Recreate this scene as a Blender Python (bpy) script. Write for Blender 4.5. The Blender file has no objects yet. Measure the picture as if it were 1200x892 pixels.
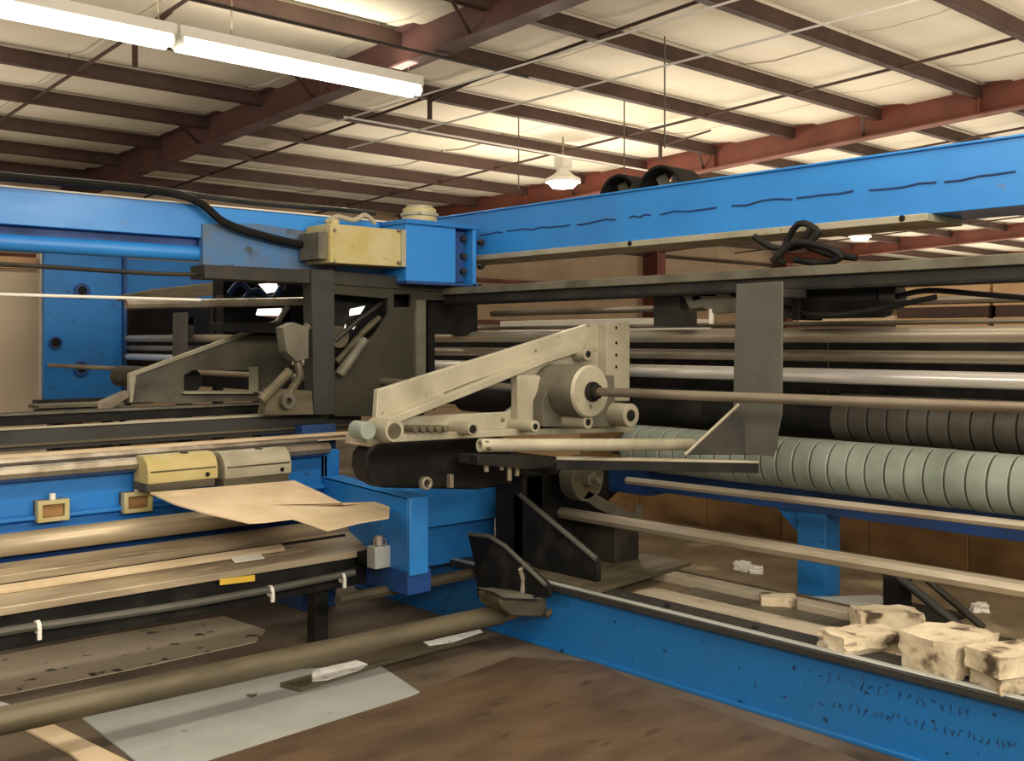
import bpy, math, random
from mathutils import Vector, Matrix
from mathutils.geometry import tessellate_polygon
random.seed(7)
S = bpy.context.scene
C = S.collection

# ------------------------------------------------------------------ camera, world, lights, exposure
H = 1.6; F = 1222.0
cam_d = bpy.data.cameras.new('camera'); cam = bpy.data.objects.new('camera', cam_d); C.objects.link(cam)
cam.location = (0, 0, H)
cam.rotation_euler = (math.radians(90), 0, -math.radians(42.15))
cam_d.sensor_width = 36; cam_d.lens = 36 * F / 1200; cam_d.shift_y = -46 / 1200
cam_d.clip_start = 0.05; cam_d.clip_end = 200
S.camera = cam
W = bpy.data.worlds.new('world'); S.world = W; W.use_nodes = True
W.node_tree.nodes['Background'].inputs[0].default_value = (1.0, 0.86, 0.68, 1)
W.node_tree.nodes['Background'].inputs[1].default_value = 0.42
S.view_settings.view_transform = 'Standard'; S.view_settings.look = 'None'
S.view_settings.exposure = 0.0; S.view_settings.gamma = 1

def area(name, loc, rot, sx, sy, power, col=(1, .88, .7)):
    l = bpy.data.lights.new(name, 'AREA'); l.shape = 'RECTANGLE'; l.size = sx; l.size_y = sy
    l.energy = power; l.color = col
    o = bpy.data.objects.new(name, l); C.objects.link(o); o.location = loc; o.rotation_euler = rot
    return o
# fill lights added over and behind the viewer, no lamps known there
area('hall_fill', (-3.0, 1.5, 4.2), (0, math.radians(-28), 0), 1.2, 9, 240)
area('hall_fill', (1.5, -3.5, 3.6), (math.radians(58), 0, 0), 9, 1.2, 560)
area('hall_fill', (2.0, 2.0, 4.25), (0, 0, 0), 4.0, .5, 120)
# unseen fill areas added to brighten the roof from below
area('roof_fill', (9.0, 1.5, 3.0), (math.pi, 0, 0), 14, 4, 420)
area('roof_fill', (15.0, 9.5, 2.7), (math.pi, 0, 0), 14, 8, 520)
area('roof_fill', (28.0, 10.0, 2.7), (math.pi, 0, 0), 8, 10, 480)
area('roof_fill', (0.0, 12.0, 2.7), (math.pi, 0, 0), 8, 5, 130)

# ------------------------------------------------------------------ geometry from the photograph's perspective
def dirv(px):
    t = (px - 600) / F
    return .671 + .7415 * t, .7415 - .671 * t
def hy(px, py, y):
    a, b = dirv(px); d = y / b
    return a * d, H - (py - 400) / F * d          # x, z on the plane y
def hx(px, py, x):
    a, b = dirv(px); d = x / a
    return b * d, H - (py - 400) / F * d          # y, z on the plane x
def hz(px, py, z):
    a, b = dirv(px); d = (H - z) * F / (py - 400)
    return a * d, b * d                            # x, y at height z
RT = Vector((.7415, -.671, 0)); FW = Vector((.671, .7415, 0)); UP = Vector((0, 0, 1))
def hd(px, py, d):
    return FW * d + RT * ((px - 600) / F * d) + Vector((0, 0, H - (py - 400) / F * d))

# ------------------------------------------------------------------ mesh builder
class MB:
    def __init__(s): s.v = []; s.f = []
    def add(s, vs, fs):
        n = len(s.v); s.v += [Vector(v) for v in vs]; s.f += [tuple(i + n for i in f) for f in fs]; return s
    def box(s, x0, x1, y0, y1, z0, z1):
        vs = [(x, y, z) for z in (z0, z1) for y in (y0, y1) for x in (x0, x1)]
        return s.add(vs, [(0, 2, 3, 1), (4, 5, 7, 6), (0, 1, 5, 4), (2, 6, 7, 3), (0, 4, 6, 2), (1, 3, 7, 5)])
    def obox(s, c, ax, ay, az):
        c = Vector(c); vs = [c + ax * i + ay * j + az * k for k in (-1, 1) for j in (-1, 1) for i in (-1, 1)]
        return s.add(vs, [(0, 2, 3, 1), (4, 5, 7, 6), (0, 1, 5, 4), (2, 6, 7, 3), (0, 4, 6, 2), (1, 3, 7, 5)])
    def cyl(s, p0, p1, r, seg=20, r1=None, hole=0):
        p0 = Vector(p0); p1 = Vector(p1); r1 = r if r1 is None else r1
        z = (p1 - p0).normalized(); a = z.orthogonal().normalized(); b = z.cross(a)
        rings = [(p0, r), (p1, r1)]
        vs = []
        for p, rr in rings:
            vs += [p + a * (rr * math.cos(2 * math.pi * i / seg)) + b * (rr * math.sin(2 * math.pi * i / seg)) for i in range(seg)]
        fs = [(i, (i + 1) % seg, seg + (i + 1) % seg, seg + i) for i in range(seg)]
        if not hole:
            fs += [tuple(range(seg - 1, -1, -1)), tuple(range(seg, 2 * seg))]
        else:
            for p in (p0, p1):
                vs += [p + a * (hole * math.cos(2 * math.pi * i / seg)) + b * (hole * math.sin(2 * math.pi * i / seg)) for i in range(seg)]
            for i in range(seg):
                j = (i + 1) % seg
                fs += [(j, i, 2 * seg + i, 2 * seg + j), (seg + i, seg + j, 3 * seg + j, 3 * seg + i), (2 * seg + j, 2 * seg + i, 3 * seg + i, 3 * seg + j)]
        return s.add(vs, fs)
    def tube(s, pts, r, seg=10):
        pts = [Vector(p) for p in pts]; vs = []; fs = []
        a = None
        for k, p in enumerate(pts):
            t = (pts[min(k + 1, len(pts) - 1)] - pts[max(k - 1, 0)]).normalized()
            a = t.orthogonal().normalized() if a is None else (a - t * a.dot(t)).normalized()
            b = t.cross(a)
            vs += [p + a * (r * math.cos(2 * math.pi * i / seg)) + b * (r * math.sin(2 * math.pi * i / seg)) for i in range(seg)]
        for k in range(len(pts) - 1):
            for i in range(seg):
                j = (i + 1) % seg
                fs.append((k * seg + i, k * seg + j, (k + 1) * seg + j, (k + 1) * seg + i))
        fs += [tuple(range(seg - 1, -1, -1)), tuple(range((len(pts) - 1) * seg, len(pts) * seg))]
        return s.add(vs, fs)
    def plate(s, loops, to3, thick):
        """loops of 2D points (outline, holes), to3 maps a point to 3D, thick is the extrusion vector"""
        L3 = [[Vector(to3(*p)) for p in lp] for lp in loops]; thick = Vector(thick)
        tri = tessellate_polygon([[Vector((p[0], p[1], 0)) for p in lp] for lp in loops])
        flat = [p for lp in L3 for p in lp]; n = len(flat)
        vs = flat + [p + thick for p in flat]
        fs = [tuple(t) for t in tri] + [tuple(i + n for i in reversed(t)) for t in tri]
        o = 0
        for lp in L3:
            m = len(lp)
            for i in range(m):
                a, b = o + i, o + (i + 1) % m
                fs.append((a, b, b + n, a + n))
            o += m
        return s.add(vs, fs)
    def yplate(s, loops, y0, y1):
        """outline given in photograph coordinates on the plane y0, solid to y1"""
        lp = [[hy(px, py, y0) for px, py in l] for l in loops]
        return s.plate(lp, lambda a, b: (a, y0, b), (0, y1 - y0, 0))
    def xplate(s, loops, x0, x1):
        lp = [[hx(px, py, x0) for px, py in l] for l in loops]
        return s.plate(lp, lambda a, b: (x0, a, b), (x1 - x0, 0, 0))
    def mesh(s, name, m, loc, bev=0):
        me = bpy.data.meshes.new(name)
        me.from_pydata([v - loc for v in s.v], [], s.f)
        import bmesh
        bm = bmesh.new(); bm.from_mesh(me); bmesh.ops.recalc_face_normals(bm, faces=bm.faces)
        bm.to_mesh(me); bm.free()
        me.materials.append(m)
        me.shade_smooth(); me.set_sharp_from_angle(angle=math.radians(35))
        return me
def mk(name, mb, m, loc, parent=None, bev=0):
    o = bpy.data.objects.new(name, mb.mesh(name, m, loc)); C.objects.link(o)
    if parent is not None: o.parent = parent
    else: o.location = loc
    if bev:
        b = o.modifiers.new('bevel', 'BEVEL'); b.width = bev; b.segments = 2; b.limit_method = 'ANGLE'; b.angle_limit = math.radians(40)
    return o
def base_of(mbs):
    vs = [v for m in mbs for v in m.v]
    return Vector(((min(v.x for v in vs) + max(v.x for v in vs)) / 2, (min(v.y for v in vs) + max(v.y for v in vs)) / 2, min(v.z for v in vs)))
def tag(o, label, cat, group=None, kind=None):
    if label: o['label'] = label
    if cat: o['category'] = cat
    if group: o['group'] = group
    if kind: o['kind'] = kind
    return o
def solo(name, mb, m, label, cat, group=None, bev=.003):
    return tag(mk(name, mb, m, base_of([mb]), None, bev), label, cat, group)
def struct(name, mb, m, bev=0):
    o = mk(name, mb, m, Vector((0, 0, 0)), None, bev); o['kind'] = 'structure'; return o
def thing(name, label, cat, parts, group=None):
    """parts: (name, mb, material, [sub-parts], label, bevel) ; an Empty at the base parents them"""
    loc = base_of([p[1] for p in parts])
    e = bpy.data.objects.new(name, None); C.objects.link(e); e.location = loc; e.empty_display_size = .1
    tag(e, label, cat, group)
    for p in parts:
        o = mk(p[0], p[1], p[2], loc, e, p[5] if len(p) > 5 else .003)
        if len(p) > 4 and p[4]: o['label'] = p[4]
        if len(p) > 3 and p[3]:
            for q in p[3]:
                c = mk(q[0], q[1], q[2], loc, o, q[4] if len(q) > 4 else .002)
                if len(q) > 3 and q[3]: c['label'] = q[3]
    return e
def copy_thing(o, shift, label=None):
    c = o.copy(); C.objects.link(c); c.location = o.location + Vector(shift)
    if label: c['label'] = label
    def rec(a, b):
        for ch in list(a.children):
            if ch.name in done: continue
            d = ch.copy(); C.objects.link(d); d.parent = b; done.add(d.name); rec(ch, d)
    done = set(); rec(o, c)
    return c

# ------------------------------------------------------------------ materials
def mat(name, col, rough=.5, metal=0, col2=None, scale=3, lo=.4, hi=.65, stretch=(1, 1, 1), bump=0, bscale=40, spots=None, spot_scale=8, spot_lo=.62, spot_hi=.68, spec=.5):
    m = bpy.data.materials.new(name); m.use_nodes = True; nt = m.node_tree; N = nt.nodes; L = nt.links
    b = N['Principled BSDF']; b.inputs['Roughness'].default_value = rough; b.inputs['Metallic'].default_value = metal
    b.inputs['Specular IOR Level'].default_value = spec
    g = N.new('ShaderNodeNewGeometry')
    mp = N.new('ShaderNodeMapping'); mp.inputs['Scale'].default_value = stretch; L.new(g.outputs['Position'], mp.inputs['Vector'])
    def noise(sc, det=6, vec=mp):
        n = N.new('ShaderNodeTexNoise'); n.inputs['Scale'].default_value = sc; n.inputs['Detail'].default_value = det
        L.new(vec.outputs[0], n.inputs['Vector']); return n
    def ramp(src, a, c):
        r = N.new('ShaderNodeMapRange'); r.inputs['From Min'].default_value = a; r.inputs['From Max'].default_value = c
        L.new(src, r.inputs['Value']); return r.outputs[0]
    def mix(f, a, c):
        x = N.new('ShaderNodeMix'); x.data_type = 'RGBA'; L.new(f, x.inputs['Factor'])
        if isinstance(a, tuple): x.inputs['A'].default_value = (*a, 1)
        else: L.new(a, x.inputs['A'])
        x.inputs['B'].default_value = (*c, 1); return x.outputs['Result']
    cur = col
    if col2:
        n = noise(scale); f = ramp(n.outputs['Fac'], lo, hi); cur = mix(f, cur, col2)
        rr = N.new('ShaderNodeMapRange'); rr.inputs['To Min'].default_value = rough; rr.inputs['To Max'].default_value = min(1, rough + .2)
        L.new(f, rr.inputs['Value']); L.new(rr.outputs[0], b.inputs['Roughness'])
    if spots:
        n2 = noise(spot_scale, 4); cur = mix(ramp(n2.outputs['Fac'], spot_lo, spot_hi), cur, spots)
    if isinstance(cur, tuple): b.inputs['Base Color'].default_value = (*cur, 1)
    else: L.new(cur, b.inputs['Base Color'])
    if bump:
        n3 = noise(bscale, 3); bp = N.new('ShaderNodeBump'); bp.inputs['Strength'].default_value = bump; bp.inputs['Distance'].default_value = .01
        L.new(n3.outputs['Fac'], bp.inputs['Height']); L.new(bp.outputs[0], b.inputs['Normal'])
    return m
def emit(name, col, st):
    m = bpy.data.materials.new(name); m.use_nodes = True; b = m.node_tree.nodes['Principled BSDF']
    b.inputs['Base Color'].default_value = (*col, 1); b.inputs['Emission Color'].default_value = (*col, 1); b.inputs['Emission Strength'].default_value = st
    return m
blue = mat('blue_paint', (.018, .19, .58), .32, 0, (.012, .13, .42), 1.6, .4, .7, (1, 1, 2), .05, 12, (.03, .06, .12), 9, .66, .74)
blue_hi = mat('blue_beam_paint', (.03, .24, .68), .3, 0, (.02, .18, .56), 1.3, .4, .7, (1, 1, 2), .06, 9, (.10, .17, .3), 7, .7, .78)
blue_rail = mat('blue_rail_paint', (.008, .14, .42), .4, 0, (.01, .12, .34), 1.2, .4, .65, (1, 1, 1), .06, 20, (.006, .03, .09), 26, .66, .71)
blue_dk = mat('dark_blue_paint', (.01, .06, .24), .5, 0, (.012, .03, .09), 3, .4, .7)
white_paint = mat('cream_enamel', (.38, .355, .27), .42, .1, (.25, .23, .165), 4, .42, .7, (1, 1, 1), .05, 30, (.09, .07, .04), 17, .67, .74)
grey_paint = mat('grey_enamel', (.14, .132, .10), .5, .1, (.07, .063, .046), 5, .4, .7, (1, 1, 1), .05, 30)
dark = mat('dark_steel', (.022, .021, .019), .45, .3, (.05, .043, .03), 5, .45, .7, (1, 1, 1), .06, 35)
darkgrey = mat('charcoal_paint', (.034, .034, .033), .45, .1, (.02, .02, .018), 5, .4, .7, (1, 1, 1), .04, 40)
black = mat('black_rubber', (.007, .007, .0075), .55, 0, (.02, .018, .016), 7, .45, .7, spec=.2)
plate_grey = mat('grey_plate_paint', (.09, .088, .075), .5, .1, (.07, .067, .055), 5, .4, .7)
rod = mat('ground_steel', (.55, .49, .40), .3, .6, (.30, .25, .18), 3, .42, .7, (2, .5, 2))
rod_dk = mat('oily_steel', (.33, .29, .23), .36, .6, (.15, .12, .085), 3, .4, .68, (2, .5, 2))
chrome = mat('chrome_steel', (.9, .88, .86), .22, .6, (.62, .55, .45), 2, .5, .8, (2, .4, 2))
worn = mat('worn_tan_steel', (.48, .40, .28), .38, .35, (.17, .13, .085), 2.2, .42, .66, (.5, 4, 4), .1, 20, (.5, .4, .27), 5, .6, .68)
olive = mat('olive_grime_steel', (.13, .11, .07), .5, .3, (.05, .04, .025), 3, .4, .7, (.6, 3, 3), .1, 30)
olive_dk = mat('dark_olive_grime', (.036, .033, .021), .55, .2, (.022, .02, .014), 4, .4, .65)
yellow = mat('yellowed_enamel', (.46, .41, .22), .5, 0, (.42, .34, .13), 6, .4, .65, (1, 1, 1), .06, 30, (.2, .17, .1), 14, .68, .75)
yellow_hi = mat('yellow_plastic', (.75, .5, .06), .5)
green = mat('green_urethane', (.26, .30, .265), .36, 0, (.15, .185, .15), 4, .4, .7, (1, 1, 1), .06, 30)
darkband = mat('dark_urethane', (.055, .048, .038), .5, 0, (.03, .026, .02), 8, .4, .7)
card = mat('cardboard', (.62, .50, .34), .8, 0, (.52, .40, .25), 6, .4, .7, (1, 1, 1), .1, 60)
card_tan = mat('tan_board', (.55, .36, .2), .8, 0, (.48, .30, .16), 3, .4, .7)
brown = mat('brown_board', (.34, .19, .075), .75, 0, (.16, .085, .032), 2.5, .4, .7, (1, 1, 2), .1, 20)
redsteel = mat('red_oxide_steel', (.20, .060, .038), .55, .1, (.13, .045, .032), 2, .4, .7)
purl = mat('brown_purlin_paint', (.07, .036, .026), .6, .1, (.05, .026, .02), 2, .4, .7)
raft = mat('rafter_paint_shaded', (.115, .05, .045), .55, .1, (.08, .04, .035), 2, .4, .7)
insul = mat('white_insulation', (.80, .74, .62), .75, 0, (.68, .61, .49), 1.1, .35, .7, (1, 1, 1), .25, 3.5)
wallm = mat('tan_wall_sheet', (.50, .38, .26), .7, 0, (.44, .33, .22), 1.2, .4, .7)
creamw = mat('cream_partition', (.62, .52, .39), .7, 0, (.58, .48, .35), 1.5, .4, .7)
whitem = mat('white_trim', (.75, .73, .68), .5)
floorm = mat('stained_concrete', (.17, .135, .095), .6, 0, (.06, .04, .024), 1.3, .35, .65, (1, 1, 1), .15, 14, (.03, .02, .012), 3.2, .6, .72)
woodm = mat('brown_floor_board', (.115, .075, .042), .5, 0, (.055, .033, .018), 2.2, .35, .68, (1, 2.5, 1), .1, 20, (.035, .02, .012), 3.5, .62, .74)
sheetm = mat('dull_steel_sheet', (.42, .44, .43), .45, .2, (.32, .34, .325), 3, .4, .7, (1, 1, 1), .05, 20, (.08, .06, .045), 9, .68, .75)
tanplate = mat('tan_floor_plate', (.46, .39, .29), .5, .1, (.34, .28, .2), 2.2, .4, .7, (1, 1, 1), .08, 20, (.03, .022, .015), 10, .62, .67)
deckm = mat('pale_deck_board', (.42, .37, .29), .6, 0, (.28, .24, .18), 3, .4, .68, (2.5, .6, 1), .1, 24, (.12, .09, .06), 7, .64, .74)
deckdk = mat('shaded_brown_deck', (.19, .145, .09), .6, 0, (.10, .07, .04), 2.2, .4, .66, (1, 1, 1), .15, 20, (.34, .28, .19), 3, .6, .72)  # darker brown carries the shadows on the deck
blue_grimy = mat('grimy_blue_paint', (.03, .16, .42), .45, 0, (.10, .12, .15), 3, .35, .6, (1, 1, 1), .08, 15, (.04, .05, .06), 8, .6, .7)
stone = mat('old_cut_stone', (.62, .54, .40), .85, 0, (.40, .32, .21), 9, .4, .68, (1, 1, 1), .6, 28, (.07, .05, .03), 9, .56, .66)
paper = mat('torn_white_label', (.75, .75, .74), .6, 0, (.55, .54, .52), 15, .5, .7, (1, 1, 1), 0, 10, (.05, .045, .04), 22, .62, .66)
tube_em = emit('lit_tube', (1, .93, .76), 9)
day = emit('daylight_pane', (1, .97, .93), 1.4)
lamp_em = emit('lit_lamp_lens', (1, .95, .85), 14)
seam = mat('dark_seam', (.012, .03, .09), .6)

# ------------------------------------------------------------------ building shell
struct('floor', MB().box(-6, 33, -5, 17.4, -.12, 0), floorm)
def P(y): return 4.1 + .0425 * (16 - y)
roof = MB()
def slope_box(mb, x0, x1, y0, y1, a, b):
    """solid between the heights P+a and P+b, following the roof's fall"""
    vs = []
    for y in (y0, y1):
        for k in (a, b):
            for x in (x0, x1): vs.append((x, y, P(y) + k))
    return mb.add(vs, [(0, 1, 3, 2), (4, 6, 7, 5), (0, 4, 5, 1), (2, 3, 7, 6), (0, 2, 6, 4), (1, 5, 7, 3)])
slope_box(roof, -6, 33, -5, 17.6, .30, .36)
ceil = struct('ceiling', roof, insul)
Z0 = Vector((0, 0, 0))
py_list = [16.2, 14.85, 13.5, 12.1, 10.75, 9.4, 8.08, 6.8, 5.5, 4.2, 2.9, 1.6, .3, -1.0, -2.3, -3.6, -4.9]
edges = [17.4] + py_list
for i in range(len(edges) - 1):
    y1, y0 = edges[i], edges[i + 1]
    for k in range(20):
        x0 = -6 + k * 1.95; x1 = x0 + 1.93
        m = MB(); zc = .10 + random.uniform(-.012, .012)
        # blanket that sags a little in the middle of its bay
        ys = [y0 + .03, y0 * .7 + y1 * .3, y0 * .3 + y1 * .7, y1 - .03]; sg = [.05, 0, 0, .05]
        vs = []
        for xx in (x0, x1):
            for yy, q in zip(ys, sg): vs.append((xx, yy, P(yy) + zc + q))
        for xx in (x0, x1):
            for yy, q in zip(ys, sg): vs.append((xx, yy, P(yy) + .29))
        m.add(vs, [(0, 1, 5, 4), (1, 2, 6, 5), (2, 3, 7, 6), (8, 12, 13, 9), (9, 13, 14, 10), (10, 14, 15, 11), (0, 4, 12, 8), (3, 11, 15, 7), (0, 8, 9, 1), (1, 9, 10, 2), (2, 10, 11, 3), (4, 5, 13, 12), (5, 6, 14, 13), (6, 7, 15, 14)])
        mk('insulation_blanket', m, insul, Z0, ceil)
for y in py_list:
    m = MB()
    slope_box(m, -6, 33, y - .012, y + .012, -.02, .12)
    slope_box(m, -6, 33, y - .012, y + .07, -.03, -.018)
    mk('purlin', m, purl, Z0, ceil)
for x, mm in ((-.8, raft), (5.9, raft), (12.6, redsteel), (20.3, redsteel), (26.0, redsteel), (32.7, redsteel)):  # lit rafters get the red, duller ones the maroon: light put into colour
    m = MB()
    slope_box(m, x - .012, x + .012, -5, 17.35, -.22, .10)
    slope_box(m, x - .10, x + .10, -5, 17.35, -.235, -.215)
    slope_box(m, x - .10, x + .10, -5, 17.35, .10, .115)
    for yy in (13.5, 9.4, 5.5, 1.6): slope_box(m, x - .10, x + .10, yy - .006, yy + .006, -.22, .10)
    mk('rafter', m, mm, Z0, ceil)
for x in (3.8, 7.25, 10.6, 14.8, 17.0, 21.5, 24):
    m = MB(); m.cyl((x, 2, P(2) + .0), (x, 17.3, P(17.3) + .0), .018, 8)
    mk('bridging_bar', m, purl, Z0, ceil)
# flange braces from purlin to rafter
for x in (5.9, 12.6):
    for y in (12.1, 9.4, 6.8, 4.2):
        m = MB(); m.tube([(x, y + .25, P(y) - .2), (x - .38, y + .05, P(y) - .02)], .018, 6)
        mk('flange_brace', m, purl, Z0, ceil)
# loose angle brackets standing on purlins by the lamp
for x, y in ((3.85, 9.4), (7.25, 9.4), (11.3, 9.4)):
    m = MB(); m.box(x - .02, x + .02, y - .02, y + .02, P(y) - .26, P(y) - .03); m.tube([(x, y, P(y) - .06), (x - .05, y - .9, P(y) + .02)], .014, 6)
    mk('bridging_clip', m, purl, Z0, ceil)

wb = MB().box(-6, 33, 17.4, 17.52, 0, P(17.4) + .3)
wall = struct('wall_back', wb, wallm)
for k in range(10):      # horizontal cladding sheets of the wall
    for q in range(4):
        m = MB(); x0 = -6 + q * 9.75; z = k * .43; m.box(x0 + .004, x0 + 9.74, 17.375, 17.4, z, z + .425); m.box(x0, x0 + 9.74, 17.355, 17.38, z + .2, z + .23)
        mk('cladding_sheet', m, wallm, Z0, wall)
for z in (3.75, 2.9, 2.0, 1.1):
    mk('girt', MB().box(-6, 33, 17.2, 17.355, z, z + .07), purl if z > 3 else redsteel, Z0, wall)
for x in (5.9, 12.6, 20.3, 26.0):
    m = MB(); m.box(x - .16, x + .16, 16.85, 16.87, 0, P(17) - .2); m.box(x - .12, x + .12, 17.33, 17.35, 0, P(17) - .2); m.box(x - .012, x + .012, 16.87, 17.33, 0, P(17) - .2)
    mk('column', m, redsteel, Z0, wall)
wx0 = hy(290, 350, 17.35)[0]; wx1 = hy(440, 350, 17.35)[0]; wz0 = hy(365, 392, 17.35)[1]; wz1 = hy(365, 326, 17.35)[1]
win = struct('window_1', MB().box(wx0, wx1, 17.30, 17.34, wz0, wz1), day)
for k in range(5):
    x = wx0 + (wx1 - wx0) * k / 4; mk('window_frame', MB().box(x - .03, x + .03, 17.26, 17.35, wz0 - .05, wz1 + .05), purl, Z0, win)
for z in (wz0 - .05, wz1): mk('window_frame', MB().box(wx0, wx1, 17.26, 17.35, z, z + .05), purl, Z0, win)
struct('wall_right', MB().box(33, 33.12, -5, 17.4, 0, 5.2), wallm)

# cream partition at the far left with a white edge post
xa, _ = hy(46, 400, 12.4)
pt = MB().box(-1.0, xa, 12.4, 12.5, 0, hy(0, 318, 12.4)[1])
thing('partition_panel', 'cream partition board with white edge post behind the blue end frame', 'partition', [
    ('board', pt, creamw), ('edge_post', MB().box(xa, xa + .07, 12.36, 12.5, 0, hy(0, 316, 12.4)[1] + .2), whitem, None, 'white edge post'),
    ('top_board', MB().box(-1.0, xa - .02, 12.38, 12.48, hy(0, 314, 12.4)[1], hy(0, 300, 12.4)[1]), card_tan)])

# ------------------------------------------------------------------ lamps and overhead lines
def strip(x0, x1, label):
    y = 8.0; z = 4.0
    parts = [('housing', MB().box(x0 + .01, x1 - .01, y - .09, y + .11, z + .03, z + .12), whitem)]
    for s in (-.05, .06):
        parts.append(('lamp_tube', MB().cyl((x0 + .04, y + s, z - .02), (x1 - .04, y + s, z - .02), .045, 14), tube_em, None, None, 0))
    for xx in (x0 + .02, x1 - .04): parts.append(('lamp_holder', MB().box(xx, xx + .02, y - .09, y + .11, z - .035, z + .04), whitem))
    for xx in (x0 + .5, x1 - .12): parts.append(('hanger_rod', MB().cyl((xx, y + .01, z + .1), (xx, y + .01, P(8) + .2), .008, 6), rod_dk))
    t = thing('strip_lamp', label, 'lamp', parts, 'tube strip lamps under the roof')
    area('tube_light', ((x0 + x1) / 2, y, z - .05), (0, 0, 0), 2.2, .2, 60, (1, .9, .72))
    area('tube_light_up', ((x0 + x1) / 2, y, z + .2), (math.pi, 0, 0), 2.2, .3, 16, (1, .9, .72))
    return t
strip(3.6, 6.04, 'lit tube strip lamp, the one whose right end shows')
strip(1.15, 3.59, 'lit tube strip lamp cut by the left edge of the photo')
def highbay(px, py, d, label):
    p = hd(px, py, d); r = .25
    lens = MB().cyl(p - Vector((0, 0, .07)), p + Vector((0, 0, .01)), r * .6, 24, r * .93)
    bell = MB()
    prof = [(0.0, r), (.05, r * .98), (.10, r * .6), (.15, r * .36), (.2, .1)]
    for (a, ra), (b, rb) in zip(prof[:-1], prof[1:]): bell.cyl(p + Vector((0, 0, a)), p + Vector((0, 0, b)), ra, 24, rb, 0)
    top = P(p.y) + .15
    thing('high_bay_lamp', label, 'lamp', [('lens', lens, lamp_em, None, 'glowing white lens', 0), ('reflector', bell, whitem, None, None, 0),
        ('ballast_box', MB().box(p.x - .09, p.x + .09, p.y - .09, p.y + .09, p.z + .2, p.z + .36), whitem),
        ('hanger', MB().cyl(p + Vector((0, 0, .36)), (p.x, p.y, top), .012, 8), rod_dk)], 'round hanging lamps')
    l = bpy.data.lights.new('bay_light', 'POINT'); l.energy = 120; l.shadow_soft_size = .25; l.color = (1, .85, .65)
    o = bpy.data.objects.new('bay_light', l); C.objects.link(o); o.location = p - Vector((0, 0, .3))
highbay(660, 214, 14.5, 'round hanging lamp glowing above the red rafter, left of the fans')
highbay(1008, 278, 23.5, 'distant hanging lamp seen below the blue overhead beam')
def line(name, p0, p1, r, m, label, cat='pipe', group=None):
    return solo(name, MB().cyl(p0, p1, r, 8), m, label, cat, group, 0)
line('sprinkler_pipe', (7.2, 1, 4.08), (7.2, 11, 4.0), .010, whitem, 'thin pale pipe below the purlins, the nearer to the right corner')
line('sprinkler_pipe', (6.4, 1, 4.16), (6.4, 10, 4.07), .010, whitem, 'thin pale pipe below the purlins, the one further left')
line('ceiling_conduit', (1, 7.5, 4.2), (7.0, 7.5, 4.2), .014, dark, 'thin dark conduit crossing above the strip lamps')
line('ceiling_conduit', (6.2, 9.55, 4.02), (13, 9.55, 3.98), .012, whitem, 'thin light conduit running beside the middle purlins')
for k, (x, y) in enumerate(((8.0, 6.6), (9.2, 8.2), (8.8, 9.6))):
    line('hanging_wire', (x, y, 2.6 + .9), (x, y, P(y) + .1), .008, grey_paint, ['thin wire hanging from the roof, right of the three', 'thin wire hanging from the roof, middle of the three', 'thin wire hanging from the roof, left of the three'][k], 'wire', 'wires hanging from the roof')

# ------------------------------------------------------------------ right-hand machine, running away to the left (along y)
YN = .6
# base rail : I-beam with top flange
rail_top = .343
parts = [('web', MB().box(3.80, 3.83, YN, 5.7, .0, rail_top - .03), blue_rail),
         ('top_flange', MB().box(3.755, 3.95, YN, 5.7, rail_top - .03, rail_top), darkgrey, None, 'oily grey flange'),
         ('flange_edge', MB().box(3.765, 3.80, YN, 5.7, rail_top, rail_top + .008), sheetm, None, 'worn pale edge'),
         ('bottom_flange', MB().box(3.78, 3.95, YN, 5.7, 0.0, .02), blue_rail)]
for px, py in ((653, 691), (783, 711), (880, 738), (995, 765), (1120, 800)):
    x, y = hz(px, py, rail_top); parts.append(('bolt', MB().cyl((3.86, y, rail_top), (3.86, y, rail_top + .012), .016, 6), black))
thing('base_rail', 'long blue steel base rail with oily top flange along the floor', 'rail', parts)

# deck behind the rail
def deck(x0, x1, y0, y1, z, m, label, cat='board'):
    return solo('deck_board', MB().box(x0, x1, y0, y1, z - .03, z), m, label, cat)
solo('deck_plate', MB().box(3.96, 5.9, YN, 5.6, .26, .295), deckdk, 'brown deck plate with shade in its colour behind the blue base rail', 'deck')
solo('deck_board', MB().box(3.97, 4.16, YN, 3.5, .296, .33), deckm, 'pale dusty board lying right along the blue base rail', 'board', 'boards on the deck')
solo('deck_board', MB().box(4.40, 4.50, 2.55, 4.5, .296, .34), deckm, 'narrow pale board in the middle of the deck', 'board', 'boards on the deck')
solo('deck_board', MB().box(4.18, 4.37, YN, 3.4, .296, .315), olive, 'brown grimy board between two pale deck boards', 'board', 'boards on the deck')
solo('deck_channel', MB().box(4.52, 4.60, YN, 4.4, .296, .325).box(4.52, 4.53, YN, 4.4, .325, .345), olive, 'dark flat channel along the deck before the blue post', 'channel')
# supports under the deck
thing('deck_support', 'dark blue steel legs standing under the deck plate', 'support', [('leg', MB().box(4.2, 4.28, y, y + .08, 0, .26), blue_dk) for y in (1, 3, 5)] + [('leg', MB().box(5.6, 5.68, y, y + .08, 0, .26), blue_dk) for y in (1, 3, 5)])

# brown boards behind
parts = []
for k in range(9):
    y0 = .2 + k * .62; parts.append(('board', MB().box(5.95 + random.uniform(0, .012), 5.99, y0, y0 + .615, 0, 1.12), brown))
thing('brown_backing', 'brown board screen standing behind the deck and blue post', 'screen', parts)

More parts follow.
